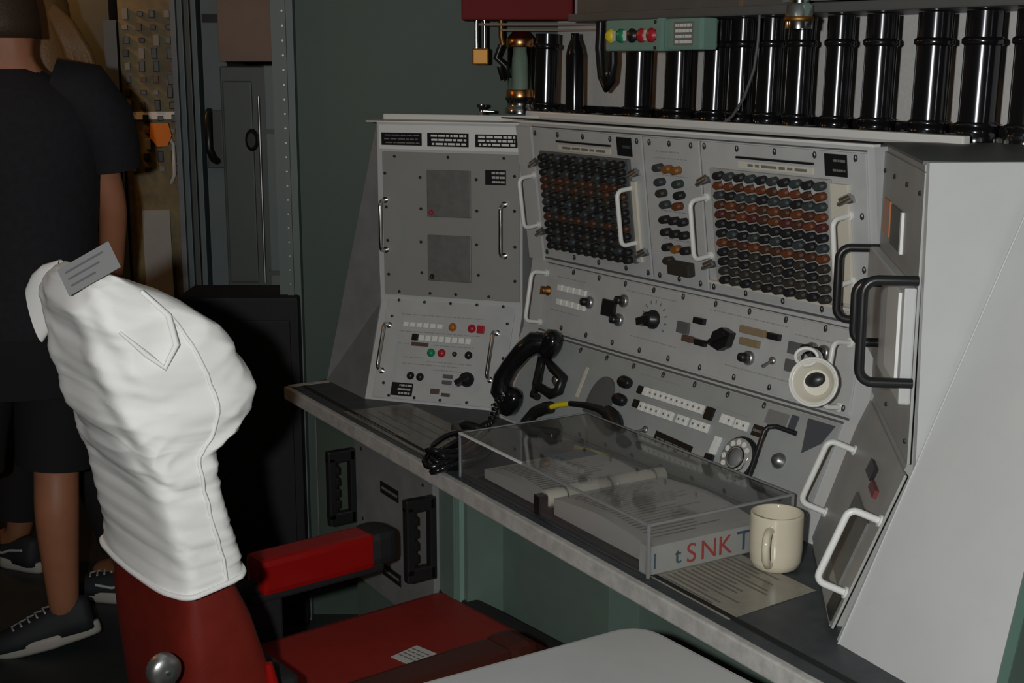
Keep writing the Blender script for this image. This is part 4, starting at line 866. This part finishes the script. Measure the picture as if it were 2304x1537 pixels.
def shoe(parent, M, striped=False):
    """toe towards +y, sole on z=0"""
    prof = [(-.085,.026,.075),(-.07,.036,.085),(-.02,.037,.082),(.04,.040,.066),(.10,.046,.050),(.15,.042,.042),(.18,.026,.034)]
    rg = []
    for y, w_, h in prof:
        rg.append([Vector((w_*math.copysign(abs(math.cos(a))**.7, math.cos(a)), y, .022 + (h-.0)*max(0, math.sin(a))**.8)) for a in [math.pi*k/11 for k in range(12)]] )
    so = MB().loft(rg).build('shoe_upper', 'shoe', parent, M)
    out = []
    for k in range(28):
        a = 2*math.pi*k/28; y = .05 + .145*math.sin(a); w_ = .044*math.cos(a)*(1.0 if math.sin(a) > -.3 else .85); out.append((w_, y))
    v0 = [Vector((x*.96, y, .010 if y > -.05 else .0)) for x, y in out]; 
    MB().loft([[Vector((x*.95, y, .0)) for x, y in out], [Vector((x*1.04, y*1.02, .008)) for x, y in out], [Vector((x*1.04, y*1.02, .026)) for x, y in out], [Vector((x*.98, y, .032)) for x, y in out]]).build('shoe_sole', 'sole', parent, M)
    for k in range(5): MB().tube([(-.022,.02+.022*k,.092-.006*k),(.0,.03+.022*k,.099-.007*k),(.022,.02+.022*k,.092-.006*k)], .003, 5).build('shoe_lace', 'lace', parent, M)
    if striped:
        for q in (-1, 1): MB().tube([(q*.040,-.06,.075),(q*.043,-.01,.066),(q*.046,.03,.05),(q*.047,.08,.056)], .0042, 6).build('shoe_stripe', 'lace', parent, M)
    return so
# man with his back to the camera
PM = T(-1.195, 3.26, 0) @ RZ(14)
man = thing('person', 'person in dark short-sleeved shirt and black shorts standing with back to camera', 'person', PM)
J, body = human(man, PM, {'shr':(.175,-.01,1.395,.05), 'shl':(-.175,-.01,1.395,.05), 'collar':(0,-.01,1.42,(.07,.06)), 'elr':(.225,.03,1.14,.038), 'wrr':(.205,.12,.94), 'par':(.19,.16,.885), 'hipl':(-.13,0,.86), 'knl':(-.17,.01,.50), 'cal':(-.17,-.02,.36), 'anl':(-.17,-.01,.09), 'tol':(-.18,.13,.04), 'hipr':(.085,0,.86), 'knr':(.050,.01,.50), 'car':(.045,-.025,.37), 'anr':(.045,.0,.095), 'tor':(.04,.13,.045)}, 'skin')
MB().loft([ering((0,0,.84),.195,.135),ering((0,0,.95),.185,.13),ering((0,0,1.08),.185,.128),ering((0,0,1.22),.205,.138),ering((0,-.005,1.33),.215,.138),ering((0,-.01,1.40),.205,.12),ering((0,-.012,1.445),.145,.095),ering((0,-.010,1.475),.078,.072)], cap0=False, cap1=False).build('shirt', 'shirt', man, PM)
for q in (1, -1): limb_cloth(man, 'sleeve', [(q*.10,-.01,1.432),(q*.165,-.01,1.412),(q*.208,-.008,1.35),(q*.226,.005,1.285),(q*.232,.01,1.235)], [.072,.088,.082,.072,.066], 'shirt', PM)
MB().loft([ering((0,0,.70),.205,.14),ering((0,0,.80),.20,.14),ering((0,0,.93),.18,.125)], cap0=False).build('shorts', 'shorts', man, PM)
limb_cloth(man, 'shorts_leg', [(.09,0,.84),(.075,0,.72),(.06,0,.60),(.052,0,.505)], [.115,.112,.102,.098], 'shorts', PM)
limb_cloth(man, 'shorts_leg', [(-.12,0,.84),(-.14,0,.72),(-.16,0,.60),(-.17,0,.505)], [.115,.112,.102,.098], 'shorts', PM)
hr = MB()
rg = []
for i in range(9):
    f = i/8; zz = 1.545 + .215*math.sin(f*math.pi/2); rr_ = math.cos(f*math.pi/2)
    rg.append(ering((0, .012 - .03*(1-f), zz), max(.004, .090*rr_), max(.004, .105*rr_), 30))
hr.loft(rg).build('hair', 'hair_dark', man, PM)
shoe(man, PM @ T(.045, .0, 0) @ RZ(84) @ T(0,.12,0) @ RX(-13) @ T(0,-.12,0)); shoe(man, PM @ T(-.18, .0, 0) @ RZ(30))
# woman beyond him
PW = T(-1.30, 3.76, 0) @ RZ(55)
wom = thing('person', 'person with long fair hair and black clothes, half hidden behind the person in shorts', 'person', PW)
Jw, bw = human(wom, PW, {'shr':(.165,-.01,1.36),'elr':(.20,-.02,1.10),'wrr':(.17,.10,.93),'par':(.16,.13,.86),'shl':(-.165,-.01,1.36),
     'knr':(.03,.16,.50),'car':(.0,.18,.36),'anr':(-.02,.20,.10),'tor':(-.02,.33,.05),'knl':(-.04,-.12,.50),'cal':(-.01,-.20,.36),'anl':(.0,-.27,.10),'tol':(.0,-.13,.05)}, 'skin_legs')
MB().loft([ering((0,0,.80),.17,.13),ering((0,0,.92),.165,.125),ering((0,0,1.05),.145,.11),ering((0,0,1.2),.165,.125),ering((0,-.005,1.31),.175,.12),ering((0,-.01,1.38),.13,.09),ering((0,-.01,1.44),.068,.066)], cap0=False, cap1=False).build('top', 'top_black', wom, PW)
for q in (1, -1): limb_cloth(wom, 'sleeve', [(q*.11,-.01,1.385),(q*.165,-.01,1.35),(q*.19,-.015,1.22),(q*.205,-.01,1.09),(q*.19,.05,1.0),(q*.175,.10,.935)], [.062,.068,.06,.054,.048,.042], 'top_black', PW)
limb_cloth(wom, 'trouser_leg', [(.08,0,.86),(.05,.08,.68),(.03,.16,.50),(.0,.185,.34),(-.018,.20,.16)], [.115,.095,.08,.075,.068], 'top_black', PW)
limb_cloth(wom, 'trouser_leg', [(-.08,0,.86),(-.06,-.06,.68),(-.04,-.12,.50),(-.01,-.20,.34),(0,-.265,.16)], [.115,.095,.08,.075,.068], 'top_black', PW)
rg = []
for z_, rx, ry, yo in ((1.36,.05,.03,-.10),(1.42,.075,.05,-.09),(1.50,.085,.075,-.06),(1.57,.095,.105,-.015),(1.64,.095,.112,.0),(1.70,.08,.095,.005),(1.745,.045,.055,.008),(1.757,.006,.008,.008)):
    rg.append(ering((0, yo, z_), rx, ry, 30))
MB().loft(rg).build('hair', 'hair_blond', wom, PW)
for k in range(16):
    a = (k-7.5)/7.5; MB().tube([(.085*a,-.055-.03*(1-a*a),1.60),(.09*a,-.085-.03*(1-a*a),1.48),(.075*a+.01*math.sin(k),-.11,1.34-.03*((k*5) % 4))], [.010,.011,.004], 6).build('hair_strand', 'hair_blond', wom, PW)
for k in range(14):
    a = k/13; MB().tube([(-1.25+.03*a, 3.70, 1.66-.02*a), (-1.215+.045*a, 3.685, 1.60-.01*a), (-1.185+.06*a, 3.68, 1.53-.02*a), (-1.165+.065*a, 3.69, 1.44-.05*((k*5) % 4)/4)], [.010,.013,.013,.004], 6).build('hair_strand', 'hair_blond', wom)
shoe(wom, PW @ T(-.02,.20,0), True); shoe(wom, PW @ T(0,-.27,0) @ RZ(25), True)

# ------------------------------------------------------------------ left background
o = thing('wall_cabinet', 'grey-green wall cabinet with dark round lock beside the bulkhead', 'cabinet', (-.72, 3.68, .0))
MB().box(-.775,-.655,3.66,3.95,.86,1.478,ch=.004).build('body', 'cab_dark', o)
MB().box(-.768,-.69,3.650,3.662,.90,1.44,ch=.004).build('door', 'cab_dark', o)
MB().box(-.655,-.615,3.64,3.95,.84,1.480,ch=.003).build('side_frame', 'cab_edge', o)
for z in (1.31, .93): MB().box(-.66,-.612,3.636,3.642,z-.008,z+.004).build('hinge', 'cab_dark', o)
MB().lathe([(.022,0),(.022,.012),(.014,.018)], 20, M=T(-.693,3.655,1.285) @ RX(90) @ S(.8,1.35,1)).build('lock', 'black', o)
MB().tube([(-.672,3.648,1.40),(-.672,3.648,.90)], .004, 6).build('edge_rod', 'steel', o)
MB().box(-.76,-.62,3.70,3.94,0,.86).build('stand', 'black_matte', o)
tag(MB().box(-.775,-.615,3.66,3.72,1.490,2.2,ch=.003).build('brown_board', 'board_brown', None), 'brown reddish board above the grey-green wall cabinet', 'board')
# tall light frame with rails and lever
o = thing('rack_frame', 'tall pale blue-grey rack frame with vertical rails left of the wall cabinet', 'rack', (-.92, 4.1, 0))
MB().box(-.905,-.835,4.05,4.30,0,2.2).build('panel', 'frame_blue', o)
for x, m in ((-.925,'frame_blue'),(-.945,'cab_dark'),(-.965,'frame_blue'),(-.985,'grey_mid')): MB().box(x-.008,x+.008,4.04,4.30,.3,2.2,ch=.002).build('rail', m, o)
MB().box(-.90,-.845,4.04,4.05,1.60,1.625).build('label_strip', 'black', o)
MB().tube([(-.89,4.04,1.345),(-.885,4.0,1.33),(-.885,3.99,1.24),(-.875,4.0,1.21),(-.87,4.04,1.20)], .012, 8).build('lever', 'black', o)
MB().box(-.90,-.85,4.03,4.05,1.18,1.35,ch=.004).build('lever_plate', 'cab_dark', o)
# instrument rack with yellowish lit panel
RK = T(-1.20, 4.55, 0) @ RZ(8)
o = thing('instrument_rack', 'yellow lit instrument rack with rows of small switches in the passage', 'rack', RK)
pn = MB().box(-.085,.115,0,.30,.3,2.2).build('face', 'rack_yellow', o, RK)
rd = random.Random(12)
for r_ in range(13):
    z = 1.64 - r_*.042
    for k in range(4):
        x = -.06 + k*.045 + rd.uniform(-.006,.006); h = rd.choice((.008,.012,.018))
        MB().box(x-.009,x+.009,-.018,0,z-h,z+h,ch=.002).build('switch', rd.choice(('black','black','brown','screw_dark','grey_mid')), o, RK)
MB().tube([(.06,-.01,1.24),(.075,-.04,1.22),(.075,-.045,1.12),(.06,-.01,1.09)], .006, 7).build('handle', 'white_paint', o, RK)
MB().box(-.08,.11,-.01,0,1.30,1.325).build('shelf_strip', 'white_paint', o, RK)
MB().box(-.13,-.09,-.02,.25,.3,1.62).build('side_rail', 'slate_blue', o, RK)
MB().box(-.04,.05,-.02,0,.62,1.0).build('lower_panel', 'panel_grey', o, RK)
tag(MB().add([(x, 0, z) for x, z in ((-.032,.035),(.026,.035),(.036,-.005),(.020,-.04),(-.012,-.042),(-.036,-.012))] + [(x, .006, z) for x, z in ((-.032,.035),(.026,.035),(.036,-.005),(.020,-.04),(-.012,-.042),(-.036,-.012))],
    [(0,1,2,3,4,5),(11,10,9,8,7,6)] + [(i,(i+1)%6,6+(i+1)%6,6+i) for i in range(6)]).build('orange_tag', 'tag_orange', None, T(-1.155,4.50,1.255)), 'bright orange tag hanging on the yellow instrument rack', 'tag')
o = thing('dark_column', 'dark green locker column behind the fair-haired person', 'locker', (-1.5, 4.7, 0))
MB().box(-1.62,-1.36,4.7,5.0,0,2.2).build('body', 'cab_dark', o)
MB().box(-1.64,-1.615,4.68,4.72,0,2.2).build('edge_strip', 'panel_grey', o)
MB().box(-1.56,-1.46,4.69,4.70,1.50,1.56).build('label_strip', 'black', o)
o = thing('lit_panel', 'panel edge glowing orange under the passage lamp above the two standing persons', 'panel', (-1.75, 4.9, 0))
MB().box(-1.80,-1.64,4.9,4.95,0,2.2).build('sheet', 'rack_yellow', o)
MB().box(-2.3,-1.80,4.6,4.7,0,2.2).build('return', 'cab_dark', o)
o = thing('shadow_block', 'low black block added for the dark of the chair shadow behind the desk end', 'block', (-.70, 3.55, 0))  # no real case: black block stands in for the chair's cast shadow
MB().box(-.86,-.548,3.42,3.62,0,.90,ch=.01).build('body', 'black_matte', o)
MB().box(-.84,-.57,3.412,3.42,.06,.84,ch=.004).build('door', 'black_matte', o)  # front slab of the added shadow block, not a real door
